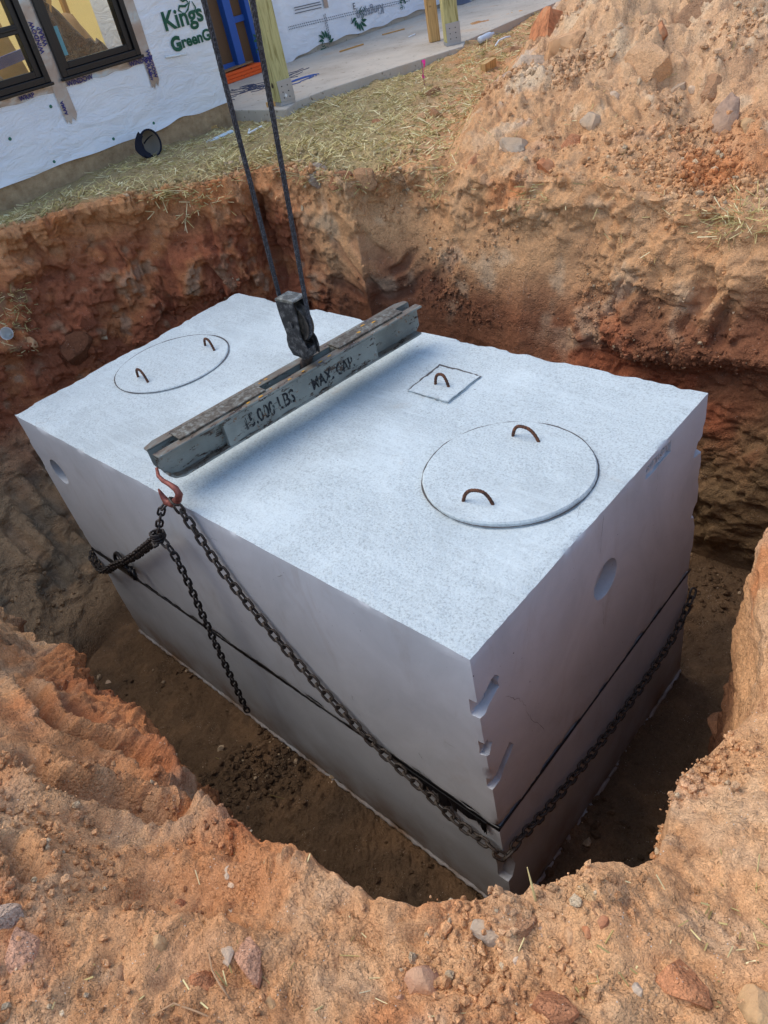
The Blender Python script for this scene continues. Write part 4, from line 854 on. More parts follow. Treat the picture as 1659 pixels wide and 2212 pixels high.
# rooms behind the panes
room = empty('room_shell', (-8.4, 1.5, SZ), 'cream backlit room walls seen through the house windows', 'room')
CREAM = mat('cream_board', (252, 242, 206), 0.9); _t = NT(CREAM); _tl = _t.n('ShaderNodeBsdfTranslucent'); _tl.inputs[0].default_value = L4((255, 238, 190)); _mx = _t.n('ShaderNodeMixShader'); _mx.inputs[0].default_value = 0.6; _t.l(_t.b.outputs[0], _mx.inputs[1]); _t.l(_tl.outputs[0], _mx.inputs[2]); _t.l(_mx.outputs[0], _t.t.nodes['Material Output'].inputs[0])
STUD = mat('framing_timber', (196, 150, 92), 0.8)
MB().box((-8.45, 1.2, 3.7), (0.03, 6.4, 2.6)).build('back_wall', CREAM, room); MB().box((-6.9, 1.0, 2.44), (3.0, 5.0, 0.04)).build('room_floor', mat('subfloor', (176, 150, 112), 0.9), room)
for y in (-0.9, -0.1, 0.9, 1.7, 2.9, 3.4, 4.0): MB().box((-8.40, y, 3.7), (0.06, 0.05, 2.6)).build('wall_stud', STUD, room)
TARP = mat('black_sheeting', (34, 36, 38), 0.35); _t = NT(TARP); _t.normal(_t.bump(_t.noise(_t.coord(), 9, 4, 0.6, 1.5), 0.08, 0.8))
def mound(name, c, sx, sy, h, mt, label, cat, seed):
    n = 26; g_ = np.linspace(-1, 1, n); A_, B_ = np.meshgrid(g_, g_, indexing='ij'); r = np.hypot(A_, B_); q_ = np.stack([A_.ravel(), B_.ravel(), 0 * A_.ravel() + seed], -1)
    z = np.clip(1 - r ** 1.6, 0, 1) * (1 + 0.5 * fbm(q_, 1.6, 3, seed).reshape(n, n)) * h
    me, _ = grid_mesh(name, np.stack([c[0] + A_ * sx, c[1] + B_ * sy, c[2] + z], -1).reshape(-1, 3), n, n); return tag(mkobj(name, me, mt), label, cat)
mound('plastic_sheeting', (-6.5, 2.85, SZ), 0.55, 0.65, 0.95, TARP, 'heap of black plastic sheeting seen through the picture window', 'sheeting', 3)
mound('wood_chip_pile', (-7.2, 3.3, SZ), 0.5, 0.6, 0.85, mat('chips', (176, 138, 96), 0.9), 'rust brown pile behind the right half of the picture window', 'pile', 5)
PLY = mat('plywood', (214, 176, 118), 0.8)
tag(MB().box((-6.9, 2.2, 3.0), (0.02, 0.8, 1.0), Euler((0.25, 0.2, 0)).to_matrix()).build('plywood_sheet', PLY), 'tan plywood sheet leaning indoors behind the windows', 'board')
tag(MB().tube([(-6.3, 2.45, 3.0), (-6.6, 3.0, 3.75)], 0.03, 4).build('timber_brace', STUD), 'diagonal timber brace seen through the picture window', 'timber')
tag(MB().tube([(-5.9, 2.35, 3.2), (-6.1, 2.62, 3.55), (-6.0, 2.30, 3.75)], 0.022, 6).build('cable_arm', mat('dark_rubber', (36, 36, 38), 0.6)), 'bent dark pole behind the picture window', 'pole')
BLUE = mat('blue_paint', (34, 82, 158), 0.5); DOORB = mat('brown_door', (104, 76, 50), 0.75)
tag(MB().box((-5.9, 1.6, 3.235), (0.03, 1.6, 0.075), Euler((0.09, 0, 0)).to_matrix()).build('blue_board', BLUE), 'blue board crossing the lower left window indoors', 'board')
tag(MB().box((-6.2, 1.82, 2.9), (0.2, 0.14, 0.9)).build('timber_stack', mat('dark_timber', (120, 78, 40), 0.8)), 'brown timber upright behind the lower left window', 'timber')
mound('wrapped_bundle', (-6.35, 1.75, SZ), 0.35, 0.5, 1.25, mat('grey_film', (120, 108, 92), 0.4), 'grey film wrapped bundle behind the left window', 'bundle', 8)

# porch: slab, wrapped wall, doorway, posts
SLAB = mat('porch_concrete', (166, 154, 138), 0.9); _t = NT(SLAB); _c = _t.coord()
_k = _t.ramp(_t.noise(_c, 1.3, 6, 0.65), (0.3, (164, 152, 136)), (0.55, (188, 178, 162)), (0.75, (190, 162, 132))); _k = _t.mix(_t.g(_t.noise(_c, 18, 5, 0.7), 0.60, 0.68), _k, (120, 104, 86)); _t.color(_k); _t.normal(_t.bump(_t.noise(_c, 40, 5, 0.7), 0.004, 0.5))
e = [on_z(500, 238, SZ), on_z(618, 236, SZ), on_z(640, 219, SZ), on_z(700, 195, SZ), on_z(850, 146, SZ), on_z(1001, 99, SZ), on_z(1005, 88, SZ), on_z(1140, 30, SZ)]
poly = [(-7.3, 3.62)] + [(p.x, p.y) for p in e] + [(-4.7, 16.0), (-7.3, 16.0)]
slab = MB().prism(poly, (0, 0, SZ - 0.16), Xv, Yv, Zv, 0.16).build('porch_slab', SLAB, None, bevel=0.008); struct(slab)
MB().box((-6.1, 12, SZ - 0.3), (3, 9, 0.2))
porch = empty('porch_wall', (XP, 9, SZ), 'white wrapped porch wall with green lion prints, behind the timber posts', 'wall')
MB().box((XP - 0.10, 10.75, 3.9), (0.14, 10.4, 2.8)).build('sheathed_wall', SHEATH, porch)
MB().box((XP - 0.02, 10.75, SZ + 0.035), (0.05, 10.4, 0.07)).build('foundation', SLAB, porch)
def pdisp(y, z):
    q_ = np.stack([0 * np.asarray(y), np.asarray(y), np.asarray(z) * 0.6], -1).reshape(-1, 3)
    return (0.02 * fbm(q_, 1.8, 3, 90) + 0.012 * np.abs(fbm(q_, 5, 2, 91))).reshape(np.shape(y)) + 0.05 * np.exp(-((np.asarray(y) - 5.83) / 0.10) ** 2)
n1_, n2_ = 420, 60; ys = np.linspace(5.50, 15.9, n1_); Yg, Vg = np.meshgrid(ys, np.linspace(0, 1, n2_), indexing='ij')
bot = SZ + 0.045 + 0.012 * np.sin(ys * 4) + 0.010 * np.sin(ys * 13) - 0.04 * np.exp(-((ys - 5.8) / 0.2) ** 2); Zg = bot[:, None] + (5.2 - bot[:, None]) * Vg; Xg = XP + 0.03 + pdisp(Yg, Zg)
me, _ = grid_mesh('house_wrap', np.stack([Xg, Yg, Zg], -1).reshape(-1, 3), n1_, n2_); mkobj('house_wrap', me, WRAP, porch)
def pr_(q, off=0.012): return Vector((XP + 0.03 + float(pdisp(q.y, q.z)[()]) + off, q.y, q.z))
for px, s_, fl in (((700, 92), 0.20, 1), ((770, 40), 0.225, -1), ((1030, 8), 0.21, -1), ((561, 92), 0.2, 1), ((866, 8), 0.13, 1)):
    p = on_x(*px, XP); print_lion(porch, p, Yv, Zv if fl > 0 else -Zv, s_, pr_, fl)
def pword(body, px, size, mt, flip=False, sx=1.0, off=0.002):
    me = text_mesh(body, size, off)
    for v in me.vertices: v.co.x *= sx
    p = on_x(*px, XP); text_on('printed_word', me, p, -Yv if flip else Yv, -Zv if flip else Zv, mt, porch, pr_)
pword('Kingspan', (822, 8), 0.15, mat('pale_print', (176, 180, 188), 0.7), True); pword('W Bui', (547, 12), 0.055, BLACKP); pword('E', (757, 22), 0.10, BLACKP, off=0); pword('T', (757, 38), 0.09, BLACKP, True, off=0)
dash = MB()
def dashes(p0, p1, n, two=True):
    a, b_ = on_x(*p0, XP), on_x(*p1, XP); d = (b_ - a).normalized(); u = d.cross(Xv)
    for i in range(n):
        c = a.lerp(b_, (i + .5) / n)
        for k in ((-1, 1) if two else (0,)):
            cc = c + u * 0.012 * k + d * (0.008 if k > 0 else 0); L2 = 0.010
            dash.add([pr_(cc + d * sx + u * sy) for sx, sy in ((-L2, -.005), (L2, -.005), (L2, .005), (-L2, .005))], [(0, 1, 2, 3)])
dashes((612, 63), (880, 0), 62); dashes((694, 30), (708, 96), 12); dashes((552, 85), (575, 78), 6)
for z_, a in ((0.0, (630, 18)), (0.02, (632, 23)), (0.045, (632, 30))): dashes(a, (a[0] + 56, a[1] - 13), 26, False)
dashes((548, 52), (566, 47), 9, False); dashes((548, 60), (566, 55), 9, False)
do_ = dash.build('printed_dashes', GREYP, porch); do_['kind'] = 'stuff'
MB().prism([(0, 0), (0.07, -0.01), (0.06, 0.5), (0, 0.5)], pr_(on_x(694, 18, XP), 0.016), Yv, Zv, Xv, 0.002).build('flashing_tape', FOIL, porch)
# doorway
door = empty('site_door', (XP, 5.1, SZ), 'brown site door in a bright blue frame beside the wrapped wall', 'door')
MB().box((XP - 0.10, 4.45, 3.6), (0.04, 1.36, 2.1)).build('door_leaf', DOORB, door)
for y0, y1, x in ((5.095, 5.20, 0.0), (5.385, 5.470, 0.02)): MB().box((XP - 0.05 + x, (y0 + y1) / 2, 3.62), (0.12, y1 - y0, 2.26)).build('blue_jamb', BLUE, door, bevel=0.006)
MB().box((XP - 0.09, 5.29, 3.6), (0.05, 0.18, 2.2)).build('infill_panel', DOORB, door); MB().box((XP - 0.06, 5.29, 3.02), (0.05, 0.175, 0.06)).build('blue_rail', BLUE, door)
MB().box((XP - 0.07, 4.72, 2.605), (0.05, 0.74, 0.07)).build('blue_rail', BLUE, door)
ORG = mat('orange_paint', (232, 92, 26), 0.6); _t = NT(ORG); _t.color(_t.mix(_t.g(_t.noise(_t.coord(), 20, 5), 0.62, 0.68), (232, 92, 26), (120, 66, 36)))
step = empty('orange_board_stack', (XP + 0.08, 5.0, SZ), 'stack of orange painted boards forming the doorstep', 'boards')
for k in range(3): MB().box((XP + 0.005 - 0.012 * k, 4.97, SZ + 0.018 + 0.0335 * k), (0.26, 0.74 + 0.012 * (k % 2), 0.031)).build('board', ORG, step, bevel=0.003)
tag(MB().box((XP - 0.03, 4.90, SZ + 0.118), (0.22, 0.70, 0.012), Euler((0.03, 0, 0)).to_matrix()).build('plywood_offcut', mat('ply_dark', (146, 112, 78), 0.85)), 'dirty plywood offcut lying on the orange boards', 'board')
tag(MB().box((XP + 0.02, 4.76, SZ + 0.145), (0.10, 0.10, 0.04)).build('wood_block', STUD), 'small wood block on the doorstep against the brown door', 'wood block')
coil = MB()
for k in range(7): coil.tube([Vector((XP + 0.16 + 0.035 * math.cos(a), 5.42 + 0.022 * k, SZ + 0.042 + 0.035 * math.sin(a))) for a in np.linspace(0, 2 * math.pi, 14)], 0.007, 5)
tag(coil.build('hose_coil', mat('dark_hose', (70, 66, 66), 0.5), None, smooth=True), 'small dark coil lying beside the orange doorstep', 'coil')
def wood_mat(name, c0, c1):
    m = mat(name, c1, 0.75); t = NT(m); co = t.coord('Object', (1, 1, 0.06)); w_ = t.noise(co, 26, 5, 0.6, 2.5)
    c = t.ramp(w_, (0.36, c0), (0.52, c1), (0.7, tuple(min(255, int(v * 1.08)) for v in c1))); c = t.mix(t.g(t.noise(t.coord(), 7, 1), 0.735, 0.755), c, (58, 44, 28)); t.color(c); t.normal(t.bump(w_, 0.002, 0.5)); return m
POST = wood_mat('treated_pine', (146, 136, 82), (186, 178, 122)); POST2 = wood_mat('raw_pine', (160, 120, 68), (196, 158, 102)); GALV = mat('galvanised_steel', (172, 178, 182), 0.4, 0.7)
def post(mid, right, left, label, mt, base=True, size=None):
    M_, R_, L_2 = on_z(*mid, SZ), on_z(*right, SZ), on_z(*left, SZ); sy, sx = size or ((R_ - M_).length, (L_2 - M_).length); ry = (R_ - M_).normalized(); rx = Vector((-ry.y, ry.x, 0))
    e_ = empty('porch_post', M_ + ry * sy / 2 + rx * sx / 2, label, 'post', 'timber porch posts'); z0 = SZ + (0.03 if base else 0.002)
    MB().prism([(0, 0), (sy, 0), (sy, sx), (0, sx)], (M_.x, M_.y, z0), ry, rx, Zv, 2.6).build('timber', mt, e_, bevel=0.006)
    if base:
        b_ = MB().prism([(-.004, -.004), (sy + .004, -.004), (sy + .004, sx + .004), (-.004, sx + .004)], (M_.x, M_.y, SZ + .002), ry, rx, Zv, 0.028); b_.build('standoff_base', GALV, e_)
        MB().prism([(0.006, -.006), (sy + .006, -.006), (sy + .006, -.001), (0.006, -.001)], (M_.x, M_.y, SZ + 0.031), ry, rx, Zv, 0.165).build('post_bracket', GALV, e_, bevel=0.001)
        for k in range(6):
            c = Vector((M_.x, M_.y, SZ + 0.06 + 0.045 * (k // 2))) + ry * (sy * (0.3 + 0.4 * (k % 2))) - rx * 0.006; MB().cyl(c, c - rx * 0.004, 0.005, 8).build('screw', BLK, e_)
        if base == 2: MB().prism([(0, -.018), (.014, 0), (0, .018), (-.014, 0)], Vector((M_.x, M_.y, SZ + 0.075)) + ry * sy * 0.45 - rx * 0.0068, ry, Zv, -rx, 0.0006).build('bracket_label', PVC, e_)
post((608.5, 230.5), (629.6, 223.5), (595, 225), 'thick treated timber porch post nearest the pit, between the ropes and wall', POST, 2, (0.145, 0.145))
post((966, 101), (989, 95.5), (957, 99), 'treated timber post at the slab corner, right of the raw board post', POST, 1, (0.145, 0.145))
post((931, 93), (947, 89), (926, 91.5), 'orange-tan raw board post just left of another post', POST2, 0, (0.11, 0.09))
# things lying about the porch
def offcut(px, plane, dims, rot, mt, label, nm='wood_offcut', cat='wood'):
    p = on_z(*px, plane) if plane else None
    if p is None: p = hit(*px)[0]; p = p + Vector((0, 0, dims[2] / 2 - 0.005))
    else: p.z += dims[2] / 2 + 0.001
    o = MB().box((0, 0, 0), dims).build(nm, mt, None, bevel=0.002); o.location = p; o.rotation_euler = rot; return tag(o, label, cat)
offcut((586, 229), SZ, (0.05, 0.09, 0.04), (0, 0, 0.4), STUD, 'short wood offcut on the slab left of the nearest post')
offcut((597, 228), SZ, (0.05, 0.06, 0.035), (0, 0, 0.1), STUD, 'stubby wood offcut tucked against the nearest post')
offcut((760, 105), SZ, (0.02, 0.35, 0.015), (0, 0, -0.2), STUD, 'thin wood strip lying mid-slab with straw around')
offcut((850, 70), SZ, (0.03, 0.3, 0.012), (0, 0, -0.5), STUD, 'pale wood strip on the far part of the slab')
offcut((890, 78), SZ, (0.02, 0.16, 0.01), (0, 0, 0.2), PVC, 'small white strip on the slab left of the board post', 'plastic_strip', 'strip')
bagp = on_z(993, 8, SZ); bg_ = mound('rubbish_bag', (bagp.x - 0.05, bagp.y, SZ), 0.22, 0.16, 0.30, mat('blue_grey_plastic', (84, 90, 106), 0.35), 'blue-grey rubbish bag on the slab at the top of the picture', 'bag', 12)
tang = MB(); c0 = on_z(540, 195, SZ)
for k in range(26):
    p0 = c0 + Vector((random.gauss(0, .13), random.gauss(0, .22), 0.006)); a = random.uniform(0, 6.3); pts = [p0]
    for j in range(7): a += random.uniform(-.7, .7); pts.append(pts[-1] + Vector((math.cos(a) * .05, math.sin(a) * .07, random.uniform(-.004, .006)))); pts[-1].z = max(SZ + .004, pts[-1].z)
    tang.tube(pts, 0.0032, 4)
tag(tang.build('string_tangle', mat('dark_blue_string', (56, 64, 92), 0.7)), 'tangle of dark string on the slab beside the doorstep', 'string')
tang2 = MB(); c0 = on_z(640, 178, SZ)
for k in range(4): tang2.tube([c0 + Vector((0.10 * math.cos(a) * (0.6 + .2 * k) , 0.22 * math.sin(a) + .03 * k, 0.006)) for a in np.linspace(0.4 * k, 0.4 * k + 4.5, 16)], 0.004, 4)
tag(tang2.build('cord_loop', mat('blue_cord', (52, 84, 150), 0.6)), 'loop of blue cord on the slab right of the nearest post', 'cord')

# ------------------------------------------------------------------ small things on the grass strip
CAPM = mat('navy_cloth', (16, 20, 36), 0.85); MESH_ = mat('cap_mesh', (136, 126, 114), 0.85)
cp = hit(320, 338)[0]; cap = empty('trucker_cap', cp, 'dark navy trucker cap lying open on the straw by the wall', 'cap')
def cap_shell(a0, a1, mt, nm, r0=0.100):
    b_ = MB(); n, m = 16, 10; vs = []
    for i in range(n + 1):
        a = a0 + (a1 - a0) * i / n
        for j in range(m + 1):
            ph = math.pi / 2 * j / m; r = r0 * (math.cos(ph) ** 0.8 if j < m else 0.001); vs.append(Vector((r * math.cos(a) * 0.92, r * math.sin(a), 0.125 * math.sin(ph) ** 0.9)))
    ins = [v * 0.965 for v in vs]; k = len(vs); q_ = lambda i, j: i * (m + 1) + j
    fs = [(q_(i, j), q_(i + 1, j), q_(i + 1, j + 1), q_(i, j + 1)) for i in range(n) for j in range(m)]; fs += [tuple(k + x for x in f[::-1]) for f in fs] + [(q_(i, 0), k + q_(i, 0), k + q_(i + 1, 0), q_(i + 1, 0)) for i in range(n)]
    b_.add(vs + ins, fs); o = b_.build(nm, mt, cap, smooth=True); return o
parts = [cap_shell(-1.35, 1.35, CAPM, 'front_panel'), cap_shell(1.35, 2 * math.pi - 1.35, MESH_, 'mesh_back', 0.099)]
b_ = MB(); b_.tube([Vector((0.1 * 0.92 * math.cos(a), 0.1 * math.sin(a), 0.004)) for a in np.linspace(0, 2 * math.pi, 30)], 0.008, 6); parts.append(b_.build('sweat_band', CAPM, cap, smooth=True))
b_ = MB(); b_.tube([Vector((0.097 * math.cos(ph) ** .8 * math.cos(2.6), 0.097 * math.cos(ph) ** .8 * math.sin(2.6), 0.122 * math.sin(ph))) for ph in np.linspace(0, 1.5, 10)], 0.007, 6); parts.append(b_.build('seam_tape', CAPM, cap))
b_ = MB(); n = 12; vs = []
for i in range(n + 1):
    a = -1.0 + 2.0 * i / n
    for r in (0.094, 0.125, 0.155, 0.172 - 0.03 * abs(a)): vs.append(Vector((r * math.cos(a) * (0.92 if r < .1 else 1.0), r * math.sin(a) * 0.85, 0.004 - 0.25 * (r - .094) * (a * a) - 0.1 * (r - .094))))
vs += [v + Vector((0, 0, -0.004)) for v in vs]; k = len(vs) // 2
fs = [(i * 4 + j, (i + 1) * 4 + j, (i + 1) * 4 + j + 1, i * 4 + j + 1) for i in range(n) for j in range(3)]; fs += [tuple(x + k for x in f[::-1]) for f in fs] + [(i * 4 + 3, (i + 1) * 4 + 3, k + (i + 1) * 4 + 3, k + i * 4 + 3) for i in range(n)]
b_.add(vs, fs); parts.append(b_.build('brim', CAPM, cap, smooth=True))
b_ = MB(); b_.prism([(-.012, -.004), (.012, -.004), (.012, .004), (-.012, .004)], (0.088, -0.05, 0.02), Yv, Zv, Xv, 0.001); parts.append(b_.build('cap_tag', PVC, cap))
for o in parts: o.matrix_parent_inverse = Matrix.Identity(4); o.matrix_basis = Matrix.Identity(4)
zax = Vector((-0.80, -0.05, -0.10)).normalized(); xax = Vector((0.2, -0.97, -0.02)); xax = (xax - zax * xax.dot(zax)).normalized(); yax = zax.cross(xax)
Mc = Matrix((xax, yax, zax)).transposed().to_4x4(); Mc.translation = cp + Vector((0.09, 0.02, 0.102)); cap.matrix_basis = Mc
fl = hit(917, 183)[0]; flag = empty('marker_flag', fl, 'bright pink marker flag on a thin wire in the straw', 'flag'); PINK = mat('neon_pink', (255, 60, 160), 0.6)
MB().cyl(fl, fl + Vector((0, 0, 0.19)), 0.003, 6).build('wire', mat('wire_', (150, 90, 110), 0.5), flag)
b_ = MB(); vs = []
for i in range(6):
    for j in range(4): u, v = i / 5, j / 3; vs.append(fl + Vector((0.018 * math.sin(u * 5 + v), 0.003 + 0.032 * v * (1 - 0.35 * u), 0.19 - 0.14 * u)))
vs += [v + Vector((-0.0015, 0, 0)) for v in vs]
b_.add(vs, [(i * 4 + j, (i + 1) * 4 + j, (i + 1) * 4 + j + 1, i * 4 + j + 1) for i in range(5) for j in range(3)] + [(24 + i * 4 + j, 24 + i * 4 + j + 1, 24 + (i + 1) * 4 + j + 1, 24 + (i + 1) * 4 + j) for i in range(5) for j in range(3)]); b_.build('flag_film', PINK, flag)
offcut((1056, 150), None, (0.05, 0.20, 0.075), (0.05, 0.1, 0.1), POST2, 'yellow pine block half buried at the foot of the spoil heap', 'pine_block')
offcut((474, 296), None, (0.06, 0.26, 0.012), (0.1, 0.05, -0.25), mat('pale_scrap', (196, 212, 220), 0.5), 'pale blue-white scrap strip in the straw between rope and cap', 'plastic_scrap', 'scrap')
offcut((452, 281), None, (0.03, 0.16, 0.03), (0, 0, -0.3), POST2, 'pale wood stick in the straw against the foundation', 'wood_stick')
offcut((10, 441), None, (0.06, 0.12, 0.03), (0, 0, 0.2), PVC, 'white plastic scrap at the left edge below the wall', 'plastic_scrap', 'scrap')
p = hit(548, 284)[0]; vv = MB(); vv.tube([p + Vector((0.02, -0.05, 0.03)), p + Vector((0.05, -0.10, 0.012)), p + Vector((0.03, 0.07, 0.02))], 0.008, 6); tag(vv.build('bent_plastic_pin', PVC), 'bent white plastic pin on the straw right of the left rope', 'pin')
p = hit(1088, 98)[0]; vv = MB(); vv.tube([p + Vector((-.02, -0.11, 0.02)), p + Vector((-.03, -0.03, 0.05)), p + Vector((-.02, 0.06, 0.055)), p + Vector((0, 0.12, 0.05))], 0.009, 6); tag(vv.build('curved_plastic_pipe', PVC, None, smooth=True), 'curved white pipe scrap on the straw near the heap', 'pipe')
p = hit(1043, 92)[0]; bo = MB().lathe([(0.001, 0), (0.03, 0.002), (0.033, 0.02), (0.030, 0.06), (0.033, 0.1), (0.030, 0.14), (0.013, 0.17), (0.013, 0.19), (0.001, 0.19)], (0, 0, 0), (0, 0, 1), 16).build('plastic_bottle', mat('cloudy_plastic', (196, 204, 212), 0.15), None, smooth=True)
bo.location = p + Vector((0, -0.06, 0.03)); bo.rotation_euler = (-1.45, 0, -0.3); tag(bo, 'crumpled clear plastic bottle on the straw by the slab edge', 'bottle')
p = hit(20, 738)[0]; cu = MB().lathe([(0.001, 0.0), (0.028, 0.0), (0.030, 0.01), (0.042, 0.10), (0.044, 0.10), (0.041, 0.095), (0.028, 0.012), (0.001, 0.012)], (0, 0, 0), (0, 0, 1), 20).build('plastic_cup', mat('dirty_white_plastic', (214, 210, 204), 0.4), None, smooth=True)
cu.location = p + Vector((0.0, 0.02, 0.04)); cu.rotation_euler = (0.6, 1.0, 0.3); tag(cu, 'dirty white plastic cup on the slope at the left edge', 'cup')

# ------------------------------------------------------------------ stones and clods
def rock_mat(name, c):
    m = mat(name, c, 0.92, 0, 0.2); t = NT(m); co = t.coord(); a = t.noise(co, 16, 6, 0.7)
    k = t.ramp(a, (0.3, tuple(int(v * 0.66) for v in c)), (0.52, c), (0.72, tuple(min(255, int(v * 1.16)) for v in c))); k = t.mix(t.g(t.noise(co, 5, 3), 0.50, 0.62), k, tuple(int(v * .6 + w_ * .4) for v, w_ in zip(c, (205, 165, 125))))
    t.color(k); nb = t.bump(a, 0.012, 0.8); t.normal(t.bump(t.noise(co, 120, 4, 0.7), 0.004, 0.8, nb)); return m
RCOL = dict(orange=(184, 112, 72), rust=(158, 92, 64), tan=(200, 156, 114), pale=(214, 196, 172), grey=(166, 160, 148), brown=(150, 108, 78), pink=(188, 144, 120), ochre=(190, 154, 108), white=(206, 194, 176), purple=(158, 136, 126), dark=(104, 72, 50))
RM = {k: rock_mat('stone_' + k, tuple(int(v * .68 + w_ * .32) for v, w_ in zip(c, (198, 152, 110)))) for k, c in RCOL.items()}
_ico = bmesh.new(); bmesh.ops.create_icosphere(_ico, subdivisions=3, radius=1.0); ICO_V = np.array([v.co[:] for v in _ico.verts]); ICO_F = np.array([[v.index for v in f.verts] for f in _ico.faces]); _ico.free()
def rock_mesh(seed, dims, sharp=0.5):
    r = np.random.default_rng(seed); v = ICO_V.copy(); v *= (1 + 0.22 * fbm(v + seed * 3.1, 0.9, 3, seed % 13))[:, None]
    for k in range(14):
        n = r.normal(size=3); n /= np.linalg.norm(n); d = v @ n; lim = r.uniform(0.5, 0.88); v -= np.outer(np.clip(d - lim, 0, None) , n)
    v += 0.06 * fbm(v + seed, 3.0, 3, 3)[:, None] * v; v *= np.array(dims) / 2 * 1.4
    v += 0.012 * fbm(v / max(dims) * 9 + seed, 2.0, 2, 4)[:, None] * max(dims) * ICO_V; me, _ = quads('rock', v, ICO_F, True); me.set_sharp_from_angle(angle=math.radians(24)); return me
def rock(px, wpx, mt, label, asp=(1, 1, 0.7), seed=None, nm='stone', sink=0.25, group=None, rz=None, sharp=0.5):
    p, n = hit(*px)
    if p is None: return
    d = (p - Vector(CAM)).length; s_ = wpx * d / FPX * (1.05 if nm == 'boulder' else 0.9); seed = seed or int(px[0] * 7 + px[1] * 3) % 9973
    me = rock_mesh(seed, (s_ * asp[0], s_ * asp[1], s_ * asp[2]), sharp); soil = nm == 'clay_clod'
    if soil:
        loc = colr[np.argmin(np.sum((V - np.array(p)) ** 2, 1))]; ca2 = me.color_attributes.new('Col', 'FLOAT_COLOR', 'POINT'); c2_ = np.ones((len(me.vertices), 4), np.float32); c2_[:, :3] = (0.35 * loc + 0.65 * lin(RCOL[mt]) * 0.9) * (0.9 + 0.2 * rng.random()); ca2.data.foreach_set('color', c2_.ravel())
    o = mkobj(nm, me, DIRT if soil else RM[mt]); o.location = p + n * s_ * asp[2] * (0.5 - 0.9 * sink) + Vector((0, 0, 0.0))
    q = n.to_track_quat('Z', 'Y').to_matrix() @ Matrix.Rotation(rz if rz is not None else random.uniform(0, 6), 3, 'Z'); o.rotation_euler = q.to_euler(); return tag(o, label, 'clod' if nm == 'clay_clod' else 'stone', group)
R_ = rock
R_((1192, 66), 112, 'orange', 'big rust orange boulder at the top of the spoil heap edge', (1.1, 0.8, 0.9), nm='boulder', sink=.15, sharp=.8)
R_((1222, 100), 78, 'tan', 'pale tan angular boulder leaning on the big orange one', (1, .8, .8), nm='boulder', sharp=.9)
R_((1143, 142), 66, 'white', 'white crusted red rock at the left shoulder of the heap', (1, .8, .6))
R_((1103, 112), 44, 'brown', 'rounded brown stone on the heap left edge above the white rock', (1, .8, .6))
R_((1395, 138), 84, 'tan', 'tall tan clay block standing out of the heap middle', (1, .8, 1.1), nm='clay_clod', sink=.35)
R_((1123, 310), 66, 'grey', 'large pale grey stone low on the left of the heap', (1, .75, .7), sink=.2)
R_((1088, 318), 26, 'pale', 'small pale stone touching the large pale grey stone', (1, .8, .7))
R_((1279, 260), 46, 'grey', 'blue-grey wedge stone in the middle of the heap', (1, .7, .8))
R_((1023, 349), 38, 'orange', 'split orange stone where the heap meets the straw', (1, .9, .9), sharp=.9)
R_((1187, 357), 44, 'orange', 'deep orange stone right of the large pale grey stone', (1, .8, .7))
R_((1573, 262), 88, 'purple', 'flat purplish slab stone on the right of the heap', (1, .5, .35), sink=.1, sharp=.9)
R_((1613, 270), 28, 'ochre', 'small yellow stone at the right end of the flat slab', (1, .9, .8))
R_((1540, 238), 44, 'tan', 'tan clod just above the flat purplish slab', (1, .8, .7), nm='clay_clod')
R_((1533, 192), 56, 'brown', 'round brown clod high on the right of the heap', (1, .9, .8), nm='clay_clod')
R_((1463, 190), 32, 'grey', 'small grey stone left of the round brown clod', (1, .8, .7))
R_((1495, 192), 16, 'pale', 'tiny pale pebble between grey stone and brown clod', (1, .9, .8))
R_((1483, 287), 34, 'orange', 'orange chip stone right of the heap centre', (1, .8, .5), sharp=.9)
R_((1447, 358), 74, 'brown', 'broad flat brown clod low in the heap face', (1, .7, .35), nm='clay_clod', sink=.35)
R_((1327, 76), 24, 'pale', 'small upright pale stone near the heap top', (.8, .8, 1.1))
R_((1427, 72), 48, 'orange', 'orange flat stone near the top of the heap', (1, .7, .5))
R_((1238, 310), 60, 'rust', 'rusty clod in the heap between grey stones', (1, .8, .6), nm='clay_clod', sink=.35)
R_((1330, 205), 18, 'pale', 'tiny pale stone alone in the heap face', (1, .9, .6))
R_((1505, 20), 60, 'brown', 'dark topped clod at the top right of the heap', (1, .7, .6), nm='clay_clod')
R_((933, 200), 42, 'brown', 'brown split clod in straw by the pink flag', (1, .9, .9), nm='clay_clod', sharp=.9, sink=.15)
R_((818, 262), 25, 'rust', 'small round rust clod alone on the straw', (1, 1, .9), nm='clay_clod', sink=.15)
R_((905, 256), 36, 'tan', 'tan clod at the straw edge left of a larger brown one', (1, .9, .8), nm='clay_clod')
R_((940, 250), 46, 'brown', 'larger brown clod where the straw meets the heap', (1, .9, .8), nm='clay_clod')
R_((740, 382), 62, 'rust', 'long rusty clod on the far rim right of the ropes', (1, .7, .6), nm='clay_clod')
R_((790, 378), 50, 'brown', 'brown clod on the far rim left of a dark hole', (1, .8, .8), nm='clay_clod')
R_((690, 372), 46, 'grey', 'pale grey lump on the far rim just right of the ropes', (1, .8, .6), nm='clay_clod')
R_((160, 745), 66, 'dark', 'dark red clod on the slope behind the far left tank corner', (1, .9, .8), nm='clay_clod')
R_((185, 705), 40, 'rust', 'smaller red clod upslope behind the tank corner', (1, .9, .8), nm='clay_clod')
R_((75, 738), 20, 'tan', 'small tan stone near the white cup', (1, .9, .8))
R_((1540, 1570), 66, 'brown', 'lone brown clod on the pit floor right of the tank', (1, .9, .8), nm='clay_clod', sink=.12, sharp=.8)
R_((592, 2168), 52, 'ochre', 'smooth ochre stone at the bottom, left of centre', (1, .8, .7), sink=.15)
